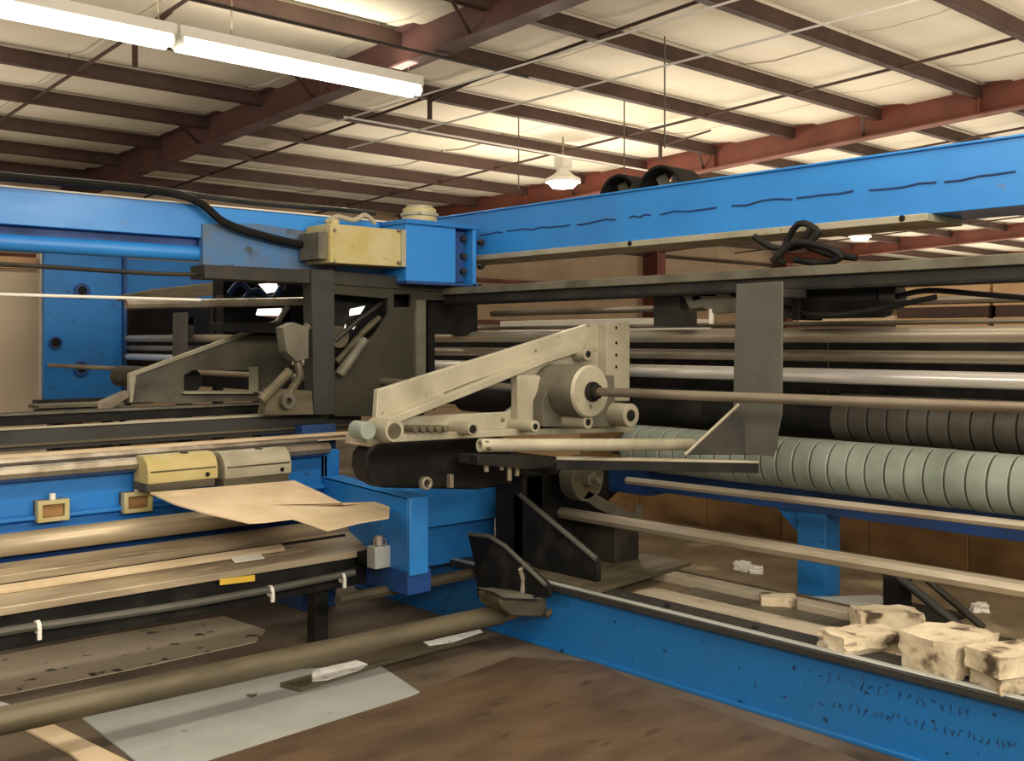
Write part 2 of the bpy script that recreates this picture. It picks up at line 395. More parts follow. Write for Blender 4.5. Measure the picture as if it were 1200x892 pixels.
# blue support frame : beam + post
thing('support_frame', 'blue support frame with square post under the green roller', 'frame', [
    ('beam', MB().box(4.72, 4.84, YN, 4.45, .72, .85), blue_dk),
    ('beam', MB().box(4.70, 4.86, 4.0, 4.6, .69, .73), blue_dk),
    ('post', MB().box(4.72, 4.86, *sorted((hx(965, 600, 4.7)[0], hx(932, 600, 4.7)[0])), .296, .72), blue_rail),
    ('gusset', MB().plate([[(hx(932, 600, 4.7)[0], .72), (hx(932, 600, 4.7)[0] + .16, .72), (hx(932, 600, 4.7)[0], .58)]], lambda a, b: (4.76, a, b), (.02, 0, 0)), blue),
    ('post', MB().box(4.72, 4.84, YN, YN + .1, .296, .72), blue)])

# rollers
def roller(name, x, z, y0, y1, r, m, label, ends=True, group='long round bars of the roller bank', seg=24):
    parts = [('shell', MB().cyl((x, y0, z), (x, y1, z), r, seg), m, None, None, 0)]
    if ends: parts += [('journal', MB().cyl((x, y1, z), (x, y1 + .1, z), r * .55, 16), rod_dk), ('journal', MB().cyl((x, y0 - .06, z), (x, y0, z), r * .55, 16), rod_dk)]
    return thing(name, label, 'roller', parts, group)
def zx(px, py, x): return hx(px, py, x)[1]
X4 = 4.6
roller('guide_bar', 4.60, zx(1200, 392, 4.6), YN, 11.4, .037, rod, 'round steel bar at eye height, topmost of the bank')
roller('guide_bar', 4.62, zx(1200, 420, 4.62), YN, 11.4, .029, rod_dk, 'darker round bar second from the top of the bank')
roller('guide_bar', 4.60, zx(1200, 447, 4.6), YN, 11.4, .037, chrome, 'bright chrome bar third from the top of the bank')
# black and green band rollers
def band_roller(name, x, z, y0, y1, r, core, bm, b0, b1, pitch, label):
    parts = [('core', MB().cyl((x, y0, z), (x, y1, z), r - .008, 40), core, None, None, 0),
             ('journal', MB().cyl((x, y1, z), (x, y1 + .15, z), r * .4, 16), rod_dk)]
    y = b0
    while y < b1 - .02:
        w = pitch * random.uniform(.95, 1.03)
        mb = MB()
        rr = r + random.uniform(-.001, .001)
        yy0, yy1 = y + .004, y + w - .004
        mb.cyl((x, yy0, z), (x, yy0 + .004, z), rr - .005, 40, rr); mb.cyl((x, yy0 + .004, z), (x, yy1 - .004, z), rr, 40); mb.cyl((x, yy1 - .004, z), (x, yy1, z), rr, 40, rr - .005)
        parts.append(('band', mb, bm, None, None, 0)); y += w
    return thing(name, label, 'roller', parts)
zt = zx(1200, 534, 4.6); zb_ = zx(1200, 606, 4.6)
band_roller('band_roller', 4.62, (zt + zb_) / 2, YN, 4.05, (zt - zb_) / 2, darkband, green, YN + .02, 4.03, .096, 'large pale green roller wound in bands, lowest of the roller bank')
zt2 = zx(1200, 478, 4.78); zb2 = zx(1200, 533, 4.78)
band_roller('band_roller', 4.80, (zt2 + zb2) / 2 + .01, YN, 5.8, (zt2 - zb2) / 2 + .02, black, darkband, YN + .02, 2.75, .1, 'dark roller with bands above the green roller')
# dark backdrop added so the gaps between the bars stay black
parts = []
for k in range(11):
    y0 = YN + k * 1.2; parts.append(('panel', MB().box(4.98, 5.0, y0, y0 + 1.19, 1.12, 1.60 if y0 < 5 else (1.66 if y0 < 10.1 else 1.98)), black))
thing('backdrop_panels', 'row of dark panels added as backdrop behind the roller bank', 'panel', parts)
# pipes low down
line('low_pipe', (4.2, YN, zx(1200, 690, 4.2)), (4.2, hx(652, 600, 4.2)[0], zx(652, 600, 4.2)), .034, rod, 'thick steel pipe crossing in front of the blue post')
line('low_pipe', (4.35, YN, zx(1200, 612, 4.35)), (4.35, hx(735, 563, 4.35)[0], zx(735, 563, 4.35)), .02, rod, 'thin bright pipe just below the green roller')
# drive shaft through the arms
sx, sz = hy(694, 459, 3.6); sz1 = zx(1200, 476, sx)
thing('drive_shaft', 'long thin drive shaft running out of the arm hub to the right', 'shaft', [
    ('rod', MB().cyl((sx, YN, sz1 + .0), (sx, 3.59, sz), .022, 16), rod_dk, None, None, 0), ('rod', MB().cyl((sx, 3.95, sz), (sx, 11.55, zx(95, 430, sx)), .022, 16), rod_dk, None, None, 0),
    ('collar', MB().cyl((sx, 3.555, sz), (sx, 3.585, sz), .036, 20), black)])

# dark upper bar
y_end = hx(520, 340, 4.3)[0]
zt = zx(1200, 297, 4.3); zb_ = zx(1200, 326, 4.3)
thing('upper_rail', 'dark steel rail above the bars, level with the hanging plate top', 'rail', [
    ('web', MB().box(4.30, 4.34, YN, y_end, zb_, zt), dark), ('lip', MB().box(4.27, 4.30, YN, y_end, zt - .045, zt), grey_paint, None, 'worn grey lip'),
    ('bottom_flange', MB().box(4.28, 4.42, YN, y_end, zb_ - .012, zb_), black)])

# overhead blue beam (right)
XB = 4.6
def beam_z(py): return zx(1200, py, XB)
ye = hx(531, 255, XB)[0] + .6
bt = beam_z(160); bb = beam_z(250)
fl_y = hx(1093, 250, XB)[0]
parts = [('box_section', MB().box(XB, XB + .36, YN, ye, bb + .035, bt), blue_hi),
         ('top_lip', MB().box(XB - .012, XB + .02, YN, ye, bt - .0, bt + .012), blue_hi),
         ('bottom_flange', MB().box(XB - .05, XB + .30, fl_y, ye, bb - .0, bb + .034), white_paint, None, 'bare pale flange'),
         ('end_bolt', MB().cyl((XB - .055, fl_y + .12, bb + .02), (XB - .045, fl_y + .12, bb + .02), .016, 8), black),
         ('end_bolt', MB().cyl((XB - .055, hx(745, 283, XB)[0], bb + .02), (XB - .045, hx(745, 283, XB)[0], bb + .02), .016, 8), black)]
# seam weld beads: ragged line along the beam
zs = beam_z(201); y = YN
sm = MB()
while y < ye - .3:
    L = random.uniform(.12, .4); pts = [(XB - .002, y + L * t / 4, zs + random.uniform(-.008, .008)) for t in range(5)]
    sm.tube(pts, .005, 6); y += L + random.uniform(.01, .12)
parts.append(('weld_bead', sm, blue_dk, None, None, 0))
thing('overhead_beam', 'blue overhead box beam sloping across the right half of the photo', 'beam', parts)

# fans on top of beam
def fan(y, x, label, r=.24):
    z = bt + .06
    c = Vector((x, y, z))
    ring = MB().cyl(c - Vector((.12, 0, 0)), c + Vector((.12, 0, 0)), r, 32, None, r - .015)
    blades = MB()
    for k in range(6):
        a = k * math.pi / 3; u = Vector((0, math.cos(a), math.sin(a))); w = Vector((.4, -math.sin(a), math.cos(a))).normalized()
        blades.obox(c + u * (r * .52), u * (r * .36), w * (r * .2), Vector((1, 0, 0)).cross(u).cross(w).normalized() * .004 if False else u.cross(w).normalized() * .004)
    hub = MB().cyl(c - Vector((.06, 0, 0)), c + Vector((.1, 0, 0)), r * .25, 20)
    thing('drum_fan', label, 'fan', [('drum', ring, black, None, None, 0), ('blades', blades, grey_paint), ('motor_hub', hub, white_paint), ('foot', MB().box(4.965, x - .1, y - .05, y + .05, bt - .12, bt - .06), black)], 'fans on the overhead beam')
fan(hx(786, 220, 5.25)[0], 5.25, 'right one of two dark round fans behind the blue overhead beam', .185)
fan(hx(738, 226, 5.25)[0], 5.25, 'left one of two dark round fans behind the blue overhead beam', .17)

# hanging plates with bracket
def hang_plate(base_px, top, bot, x, label, scale=1, bracket=True):
    y0, _ = hx(base_px[1], 400, x); y1, _ = hx(base_px[0], 400, x)
    z1 = zx(base_px[0], top, x); z0 = zx(base_px[0], bot, x)
    d = .012 * scale
    parts = [('plate', MB().plate([[(y1, z1), (y0, z1 + .002), (y0 + .005, z0 + .2), (y0 + .05, z0), (y1 + .02, z0), (y1 + .015, (z0 + z1) / 2)]], lambda a, b: (x, a, b), (.012, 0, 0)), plate_grey)]
    return parts, y0, y1, z0, z1
parts, y0, y1, z0, z1 = hang_plate((863, 917), 333, 531, 4.05, '')
parts.append(('stiffener', MB().box(4.062, 4.11, y0 + .06, y0 + .075, z0 + .02, z0 + .35), plate_grey))
A = hd(652, 537, 4.85); B = hd(888, 541, 4.85)
mid = (A + B) / 2; u = (B - A) / 2
bracket = MB().obox(mid, u, FW * .03, UP * .006)
parts.append(('shelf', bracket, white_paint, [('lip', MB().obox(mid - FW * .02 - UP * .028, u, FW * .006, UP * .022), black)], 'cream shelf arm'))
parts.append(('brace_rod', MB().cyl(hd(803, 533, 4.78), hd(866, 474, 4.78), .007, 8), white_paint, None, None, 0))
parts.append(('gusset', MB().plate([[(803, 533), (866, 478), (885, 533)]], lambda a, b: hd(a, b, 4.84), FW * .008), dark))
parts.append(('top_pad', MB().box(4.065, 4.28, y0 + .02, y1 - .02, zb_ - .05, zb_ - .014), dark))
thing('hanging_plate', 'tall grey plate hanging in front of the bars with a shelf arm', 'plate', parts)
# cross tube held by it
T0 = hd(562, 522, 4.45); T1 = hd(812, 521, 5.1)
thing('cross_tube', 'cream tube with open dark end lying above the black shelf arm', 'tube', [('tube', MB().cyl(T0, T1, .029, 20, None, .018), white_paint, None, None, 0), ('plug', MB().cyl(T0 + (T1 - T0) * .02, T0 + (T1 - T0) * .05, .018, 16), black)])
# far hanging plate
p2, a0, a1, c0, c1 = hang_plate((203, 219), 367, 428, 4.45, '')
p2.append(('hanger', MB().box(4.462, 4.58, (a0 + a1) / 2 - .03, (a0 + a1) / 2 + .03, c1 - .12, c1 - .04).box(4.52, 4.58, (a0 + a1) / 2 - .03, (a0 + a1) / 2 + .03, 1.63, c1 - .04), dark))
thing('hanging_plate', 'small distant grey plate hanging before the bars near the blue end frame', 'plate', p2)

# motor clumps on the upper rail
def blob_cables(seedpts, r):
    m = MB()
    for pts in seedpts:
        # Catmull-Rom smoothing
        P_ = [Vector(p) for p in pts]; out = []
        for i in range(len(P_) - 1):
            p0 = P_[max(i - 1, 0)]; p1 = P_[i]; p2 = P_[i + 1]; p3 = P_[min(i + 2, len(P_) - 1)]
            for t in (0, .25, .5, .75):
                out.append(.5 * ((2 * p1) + (-p0 + p2) * t + (2 * p0 - 5 * p1 + 4 * p2 - p3) * t * t + (-p0 + 3 * p1 - 3 * p2 + p3) * t ** 3))
        out.append(P_[-1]); m.tube(out, r, 8)
    return m
yM, zM = hx(985, 350, 4.45)
thing('servo_motor', 'black finned motor on the upper rail right of the hanging plate', 'motor', [
    ('body', MB().cyl((4.47, yM - .22, zM), (4.47, yM + .16, zM), .095, 10), black), ('drive_housing', MB().box(4.40, 4.58, yM + .02, yM + .32, zM - .09, zM + .1), dark),
    ('end_cap', MB().cyl((4.45, yM - .30, zM), (4.45, yM - .22, zM), .06, 20), dark),
    ('connector', MB().box(4.39, 4.43, yM - .18, yM - .08, zM + .04, zM + .09), chrome, None, 'bright metal connector'),
    ('connector', MB().box(4.39, 4.43, yM - .03, yM + .03, zM + .03, zM + .08), rod),
    ('mount_plate', MB().box(4.35, 4.56, yM + .16, yM + .2, zM - .1, zM + .12), black),
    ('cable', blob_cables([[(4.42, yM - .3, zM), (4.40, yM - .45, zM + .02), (4.44, yM - .65, zM + .0), (4.45, yM - .9, zM - .03)], [(4.38, yM + .3, zM - .03), (4.36, yM + .05, zM - .08), (4.37, yM - .2, zM - .06), (4.38, yM - .5, zM - .01)]], .013), black)])
# looped cables hanging in the gap under the beam
def hxp(pts, x): return [(x + i * .01, *hx(px, py, x)) for i, (px, py) in enumerate(pts)]
solo('cable_loops', blob_cables([hxp([(884, 277), (905, 290), (935, 288), (955, 272), (930, 262), (908, 300), (912, 308)], 4.45),
                                 hxp([(905, 306), (930, 285), (965, 290), (982, 300), (960, 308), (925, 304)], 4.42),
                                 hxp([(950, 268), (942, 285), (970, 298), (1000, 302)], 4.48)], .017), black, 'tangle of black cable loops under the blue overhead beam', 'cable')
yG, zG = hx(790, 358, 4.45)
thing('gripper_unit', 'dark motor block with grey gripper left of the hanging plate', 'motor', [
    ('block', MB().box(4.42, 4.55, yG - .08, yG + .12, zG - .11, zG + .09), dark),
    ('gripper', MB().xplate([[(800, 345), (815, 338), (848, 342), (866, 350), (866, 366), (838, 368), (822, 360), (808, 362)], [(810, 347), (818, 345), (822, 350), (812, 353)]], 4.36, 4.39), grey_paint, None, 'grey cast gripper'),
    ('spring', MB().cyl((4.37, hx(834, 360, 4.37)[0], zx(834, 380, 4.37)), (4.37, hx(834, 360, 4.37)[0], zx(834, 362, 4.37)), .014, 12), whitem),
    ('bracket', MB().box(4.40, 4.43, hx(880, 350, 4.4)[0], yG - .08, zG - .02, zG + .05), black)])
# thin rails between upper rail and first bar
line('tie_rod', (4.7, YN, zx(1200, 349, 4.7)), (4.7, 5.4, zx(1200, 349, 4.7)), .02, rod_dk, 'thin dark tie rod under the upper rail')
line('tie_rod', (4.75, YN, zx(1200, 376, 4.75)), (4.75, 7, zx(1200, 376, 4.75)), .012, rod_dk, 'thin tie rod right above the topmost round bar')

# distant stacks of board
def stack(x0, x1, y0, y1, layers, label):
    parts = []; z = 0
    for h, m in layers:
        if m == 'gap':
            for xx in (x0 + .01, (x0 + x1) / 2, x1 - .12): parts.append(('bearer', MB().box(xx, xx + .08, y0 + .02, y1 - .02, z, z + h), purl))
        else: parts.append(('bundle', MB().box(x0 + random.uniform(0, .02), x1, y0 + random.uniform(0, .03), y1 - random.uniform(0, .03), z, z + h - .004), m))
        z += h
    return thing('board_stack', label, 'stack', parts, 'stacks of board beyond the machine')
stack(8.6, 9.8, hx(1160, 330, 8.6)[0], hx(1048, 330, 8.6)[0], [(.1, 'gap'), (.8, card_tan), (.1, 'gap'), (.42, card_tan), (.08, 'gap'), (.16, card), (.14, card_tan), (.09, 'gap'), (.19, card_tan)][:9], 'tan board stack beyond the bars with a lone bundle on top')
stack(8.6, 9.8, hx(1290, 330, 8.6)[0], hx(1163, 330, 8.6)[0], [(.1, 'gap'), (.8, card_tan), (.1, 'gap'), (.42, card_tan), (.08, 'gap'), (.16, card_tan), (.14, card_tan), (.09, 'gap'), (.20, card_tan)], 'tan board stack beyond the bars at the right edge')
stack(9.5, 10.7, hx(762, 380, 9.5)[0], hx(585, 380, 9.5)[0], [(.1, 'gap'), (.7, card_tan), (.1, 'gap'), (.75, card), (.07, 'gap'), (.16, whitem)], 'low board stack with a white top bundle behind the cream arm')
stack(12.0, 13.4, hx(1050, 380, 12.0)[0], hx(935, 380, 12.0)[0], [(.1, 'gap'), (.9, card_tan), (.1, 'gap'), (.6, card), (.1, 'gap'), (.12, card)], 'distant board stack half hidden by the black motor')

# ------------------------------------------------------------------ end frame far left, blue
yE = 11.6
xl, zb0 = hy(52, 466, yE); xr, zt0 = hy(143, 300, yE)
EFh = [hy(p, q, yE - .03) for p, q in ((97, 341), (66, 402), (96, 432))]
parts = [('side_plate', MB().box(xl, xr, yE, yE + .08, zb0 - .08, zt0 + .1), blue), ('leg', MB().box(xl + .1, xl + .2, yE, yE + .08, 0, zb0 - .08), black), ('leg', MB().box(xr - .2, xr - .1, yE, yE + .08, 0, zb0 - .08), black)]
for i, (hx_, hz_) in enumerate(EFh):
    parts.append(('bearing_ring', MB().cyl((hx_, yE - .03, hz_), (hx_, yE, hz_), .085 if i != 1 else .07, 20, None, .05), blue_dk)); parts.append(('bearing_core', MB().cyl((hx_, yE - .012, hz_), (hx_, yE, hz_), .05, 16), black))
parts.append(('front_edge', MB().box(xr, xr + .04, yE - .05, yE + .08, zb0 - .08, zt0 + .1), blue_dk))
parts.append(('foot_rail', MB().box(xl - .12, xr + .3, yE - .15, yE + .0, zb0 - .1, zb0 - .02), dark))
thing('side_stand', 'blue end frame plate with round bearings at the far left', 'frame', parts)

# ------------------------------------------------------------------ left overhead beam, running along x
YB = 5.58; XL = .5
zt = hy(0, 219, YB)[1]; zm = hy(0, 262, YB)[1]; zb1 = hy(0, 274, YB)[1]; zb2_ = hy(0, 291, YB)[1]
xe = hy(385, 300, YB)[0]
cl = MB()
thing('overhead_beam', 'blue overhead beam in the upper left with a rounded lower tube', 'beam', [
    ('box_section', MB().box(XL, xe + .9, YB, YB + .3, zm, zt), blue_hi),
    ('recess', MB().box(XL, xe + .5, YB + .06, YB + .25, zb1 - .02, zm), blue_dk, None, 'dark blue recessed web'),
    ('lower_tube', MB().cyl((XL, YB + .06, (zb1 + zb2_) / 2), (xe + .1, YB + .06, (zb1 + zb2_) / 2), (zb1 - zb2_) / 2 + .008, 24), blue_hi, None, None, 0),
    ('top_lip', MB().box(XL, xe + .9, YB - .012, YB + .02, zt, zt + .01), whitem)])
# lower web at the right half of the beam
mb = MB().yplate([[(238, 262), (300, 262), (385, 275), (475, 300), (475, 322), (250, 325), (238, 316)]], YB - .02, YB + .04)
solo('beam_gusset', mb, blue_grimy, 'blue web plate closing the underside of the left overhead beam', 'plate')
# black hose over the beam
def hyp(pts, y): return [(hy(px, py, y)[0], y, hy(px, py, y)[1]) for px, py in pts]
hp = hyp([(-40, 203), (40, 210), (120, 217), (200, 226), (235, 238), (262, 260), (300, 274), (345, 285), (384, 291)], YB - .07)
solo('black_hose', blob_cables([hp], .024), black, 'thick black hose snaking over the left overhead beam', 'hose', None, 0)
solo('thin_hose', blob_cables([hyp([(60, 212), (180, 222), (300, 238), (390, 245), (440, 250)], YB + .25)], .016), dark, 'thin dark hose lying behind the top of the left overhead beam', 'hose', None, 0)

# yellow gearbox
YF = 5.3
x0, zt = hy(386, 262, YF); x1, zb = hy(475, 313, YF)
parts = [('housing', MB().box(x0, x1, YF, YF + .26, zb, zt), yellow),
         ('cover_rim', MB().box(x1 - .035, x1 + .0, YF - .012, YF, zb, zt), white_paint),
         ('cover_rim', MB().box(x0, x0 + .03, YF - .012, YF, zb, zt), yellow),
         ('side_plate', MB().box(x0 - .06, x0, YF + .02, YF + .24, zb + .02, zt - .05), grey_paint),
         ('pipe_fitting', blob_cables([hyp([(382, 261), (395, 254), (415, 258), (428, 252), (440, 262)], YF + .12)], .016), white_paint),
         ('vent_cap', MB().cyl((x0 + .1, YF + .1, zt), (x0 + .1, YF + .1, zt + .04), .03, 12), yellow)]
for px, py in ((392, 270), (392, 306), (468, 270), (468, 308)):
    q = hy(px, py, YF - .012); parts.append(('bolt', MB().cyl((q[0], YF - .02, q[1]), (q[0], YF, q[1]), .012, 6), rod_dk))
thing('gear_housing', 'yellowed metal gear housing beside the blue end box', 'housing', parts)
# blue end box
x0, zt = hy(476, 262, YF); x1, _ = hy(534, 262, YF); zb = hy(500, 330, YF)[1]; x2 = hy(560, 300, YF)[0]
parts = [('box', MB().box(x0, x1, YF, YF + .26, zb, zt), blue_hi), ('top_plate', MB().box(x0 - .01, x1 + .2, YF - .02, YF + .27, zt, zt + .03), blue),
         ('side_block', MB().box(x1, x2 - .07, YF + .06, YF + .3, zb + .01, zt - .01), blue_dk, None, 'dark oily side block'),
         ('end_flange', MB().box(x2 - .05, x2 - .02, YF - .01, YF + .26, zb - .02, zt + .01), blue_hi),
         ('base_lip', MB().box(x0, x2, YF - .01, YF + .26, zb - .02, zb), blue_dk)]
for px, py in ((545, 280), (545, 300), (545, 318), (566, 284), (566, 312)):
    q = hy(px, py, YF + .03); parts.append(('bolt', MB().cyl((q[0], YF + .03, q[1]), (q[0], YF + .07, q[1]), .022, 6), dark))
thing('end_box', 'bright blue box joint where the two overhead beams meet', 'box', parts)
q = hy(497, 262, YF + .15)
cy = MB(); parts = []
for k, (rr, h0, h1) in enumerate(((.13, .0, .02), (.115, .02, .05), (.125, .05, .07), (.11, .07, .10), (.09, .10, .12))):
    parts.append(('disc', MB().cyl((q[0], YF + .2, zt + .03 + h0), (q[0], YF + .2, zt + .03 + h1), rr, 28), yellow if k % 2 else white_paint, None, None, .002))
thing('flange_stack', 'stacked cream disc flange on top of the blue box joint', 'flange', parts)

# dark hung frame below the junction
YH = 5.38
fr = MB().yplate([[(365, 316), (392, 316), (392, 486), (368, 486)]], YH, YH + .1)
plate_ = MB().yplate([[(392, 332), (560, 338), (560, 352), (500, 352), (500, 430), (497, 488), (392, 488), (392, 440), (410, 415), (440, 392), (455, 368), (455, 350), (392, 345)],
                      [(462, 345), (482, 345), (482, 360), (462, 360)]], YH + .03, YH + .06)
thing('hung_frame', 'dark grimy steel frame with cut-out plate below the yellowed housing', 'frame', [
    ('post', fr, darkgrey), ('plate', plate_, olive_dk, None, 'oily olive plate with notched top left'),
    ('edge_strip', MB().yplate([[(488, 352), (499, 352), (499, 484), (488, 484)]], YH, YH + .03), grey_paint),
    ('crossbar', MB().yplate([[(240, 310), (400, 318), (565, 333), (565, 346), (400, 334), (240, 326)]], YH + .02, YH + .2), dark),
    ('link', MB().tube(hyp([(330, 478), (352, 440), (345, 400), (362, 382)], YH + .02), .026, 10), olive),
    ('link', MB().tube(hyp([(306, 470), (340, 435)], YH - .02), .03, 10), olive),
    ('bearing_block', MB().yplate([[(332, 384), (345, 378), (362, 384), (362, 420), (348, 424), (336, 412)]], YH - .03, YH + .06), grey_paint),
    ('foot', MB().yplate([[(318, 455), (366, 458), (368, 486), (310, 486)]], YH - .0, YH + .09), olive, [('hub', MB().cyl((hy(334, 470, YH)[0], YH - .05, hy(334, 470, YH)[1]), (hy(334, 470, YH)[0], YH, hy(334, 470, YH)[1]), .045, 18, None, .02), grey_paint)]),
    ('pull_rod', MB().tube(hyp([(398, 440), (428, 398)], YH + .0), .03, 12), grey_paint),
    ('link_bar', MB().tube(hyp([(395, 425), (425, 390), (445, 372)], YH + .12), .022, 8), olive),
    ('link_bar', MB().tube(hyp([(392, 400), (420, 375), (452, 352)], YH + .14), .018, 8), dark),
    ('back_plate', MB().yplate([[(392, 334), (498, 334), (498, 440), (392, 440)], [(411, 362), (430, 358), (424, 368), (407, 371)], [(405, 380), (420, 380), (416, 386), (403, 385)], [(398, 341), (414, 341), (414, 345), (398, 345)], [(388.5, 340), (391, 340), (391, 344), (388.5, 344)]][:4], YH + .2, YH + .22), black),
    ('sprocket', MB().cyl((hy(412, 395, YH)[0], YH + .13, hy(412, 395, YH)[1]), (hy(412, 395, YH)[0], YH + .18, hy(412, 395, YH)[1]), .07, 14), olive)])
# black cabinet to the right of plate
mb = MB().yplate([[(502, 345), (560, 350), (560, 392), (510, 392), (510, 480), (502, 480)]], YH + .1, YH + .3)
solo('black_cabinet', mb, black, 'black box behind the notched dark plate at the beam junction', 'box')
# machinery behind the frame (left)
thing('valve_cluster', 'cluster of hoses and valves left of the dark frame post', 'valves', [
    ('manifold', MB().yplate([[(262, 328), (300, 328), (300, 350), (262, 350)]], 6.1, 6.25), black),
    ('coil', blob_cables([hyp([(268, 345), (280, 332), (292, 342), (284, 352), (300, 340), (318, 350), (330, 336)], 6.0)], .018), blue_dk),
    ('mask_plate', MB().yplate([[(262, 322), (368, 326), (368, 395), (262, 392)], [(303, 333), (327, 331), (330, 341), (313, 344)], [(302, 362), (337, 361), (334, 371), (324, 374), (300, 369)], [(332, 331), (336, 331), (336, 340), (333, 340)]], 6.4, 6.43), black, None, 'dark plate added to mask the window, with openings'),  # mask added so the window shows only as bright patches
    ('frame', MB().yplate([[(262, 346), (365, 350), (365, 357), (262, 354)]], 6.0, 6.1), dark),
    ('stand', MB().box(hy(300, 400, 6.45)[0], hy(320, 400, 6.45)[0], 6.43, 6.5, 0, hy(300, 390, 6.43)[1]), black),
    ('dark_block', MB().yplate([[(262, 378), (362, 378), (362, 392), (262, 388)]], 6.1, 6.3), black)])
bx0 = hy(144, 350, 12.0)[0]; bx1 = hy(262, 350, 12.0)[0]
thing('blue_cross_panel', 'blue panel spanning behind the valves beside the blue end stand', 'panel', [
    ('sheet', MB().box(bx0, bx1, 12.0, 12.05, hy(200, 352, 12.0)[1], hy(200, 306, 12.0)[1]), blue), ('rim', MB().box(bx0, bx1, 11.96, 12.0, hy(200, 352, 12.0)[1] - .04, hy(200, 352, 12.0)[1]), dark),
    ('leg', MB().box(bx0, bx0 + .1, 12.0, 12.1, 0, hy(200, 352, 12.0)[1] - .04), black), ('leg', MB().box(bx1 - .1, bx1, 12.0, 12.1, 0, hy(200, 352, 12.0)[1] - .04), black)])
# lines at left
line('white_rod', (XL, 5.3, hy(0, 345, 5.3)[1]), (hy(235, 352, 5.3)[0], 5.3, hy(0, 345, 5.3)[1]), .008, whitem, 'thin white rod crossing in front of the blue end frame', 'rod')
line('steel_pipe', (hy(148, 357, 5.7)[0], 5.7, hy(148, 357, 5.7)[1]), (hy(372, 353, 5.7)[0], 5.7, hy(372, 353, 5.7)[1]), .026, rod_dk, 'dark round pipe running into the dark frame post')
solo('dark_cable', blob_cables([hyp([(-30, 308), (60, 313), (120, 317), (190, 321), (245, 322)], 5.5)], .012), dark, 'thin dark cable strung below the left overhead beam', 'cable', None, 0)
mb = MB().yplate([[(148, 346), (190, 338), (262, 330), (262, 345), (205, 352), (148, 352)]], 8.6, 8.8)
solo('cross_member', mb, olive, 'grimy tapered cross member between end frame and valves', 'bar')

# ------------------------------------------------------------------ arm plates
def disc(px, py, y0, y1, r, hole=0, seg=28):
    x, z = hy(px, py, y0); return MB().cyl((x, y0, z), (x, y1, z), r, seg, None, hole)
YA = 3.9
web = MB().yplate([[(443, 457), (690, 380), (738, 378), (738, 470), (722, 472), (722, 497), (700, 502), (470, 508), (446, 512), (430, 512), (441, 492)],
                   [(482, 488), (536, 462), (603, 437), (605, 476), (596, 483), (520, 486)],
                   [(520, 461), (553, 448), (588, 436), (586, 440), (550, 454), (523, 465)]], YA, YA + .035)
lowfl = MB().yplate([[(424, 511), (440, 497), (550, 453), (640, 418), (675, 407), (700, 408), (700, 412), (680, 413), (642, 425), (552, 462), (470, 494), (440, 512)]], YA - .05, YA)
xb, zb = hy(694, 459, 3.6)
drum = MB()
drum.cyl((xb, 3.62, zb), (xb, 3.88, zb), .135, 40)
face = MB().cyl((xb, 3.605, zb), (xb, 3.62, zb), .125, 40, .135)
parts = [('web_plate', web, white_paint, None, None, .004), ('lower_flange', lowfl, white_paint),
    ('base_bar', MB().yplate([[(430, 511), (600, 503), (742, 498), (742, 506), (600, 511), (430, 520)]], YA - .07, YA + .1), white_paint),
    ('end_block', MB().yplate([[(711, 379), (738, 377), (738, 470), (711, 470)]], YA - .06, YA), white_paint, [('screw', disc(723, py, YA - .066, YA - .06, .008, 0, 8), black) for py in (384, 402, 416, 430)]),
    ('upright', MB().yplate([[(607, 440), (632, 440), (640, 452), (640, 500), (607, 502)]], YA - .05, YA), white_paint),
    ('drum', drum, grey_paint, [('drum_face', face, white_paint), ('hub_ring', MB().cyl((xb, 3.585, zb), (xb, 3.605, zb), .05, 24, None, .03), black)], None, .002),
    ('saddle', MB().yplate([[(636, 470), (650, 440), (720, 440), (722, 500), (636, 500)]], YA - .12, YA - .0), grey_paint)]
for px, py, y0, L, r in ((740, 487, 3.66, .28, .062), (628, 500, 3.72, .2, .03), (690, 415, 3.8, .1, .036), (690, 495, 3.62, .25, .034)):
    parts.append(('roller_boss', disc(px, py, y0, y0 + L, r), white_paint, [('bore', disc(px, py, y0 - .004, y0 + .01, r * .5), black)]))
parts.append(('roller_boss', disc(463, 505, 3.72, 3.88, .05), white_paint, [('bore', disc(463, 505, 3.715, 3.73, .034), olive)]))
parts.append(('roller_boss', disc(555, 503, 3.74, 3.9, .032), white_paint, [('bore', disc(555, 503, 3.735, 3.75, .02), black)]))
parts.append(('oil_cup', disc(432, 505, 3.75, 3.85, .04), green))
for k in range(5):
    parts.append(('chain_roller', disc(488 + k * 9, 503, 3.78, 3.86, .016, 0, 10), olive))
thing('swing_arm', 'cream triangular arm plate with drum and shaft in the centre of the photo', 'arm', parts)

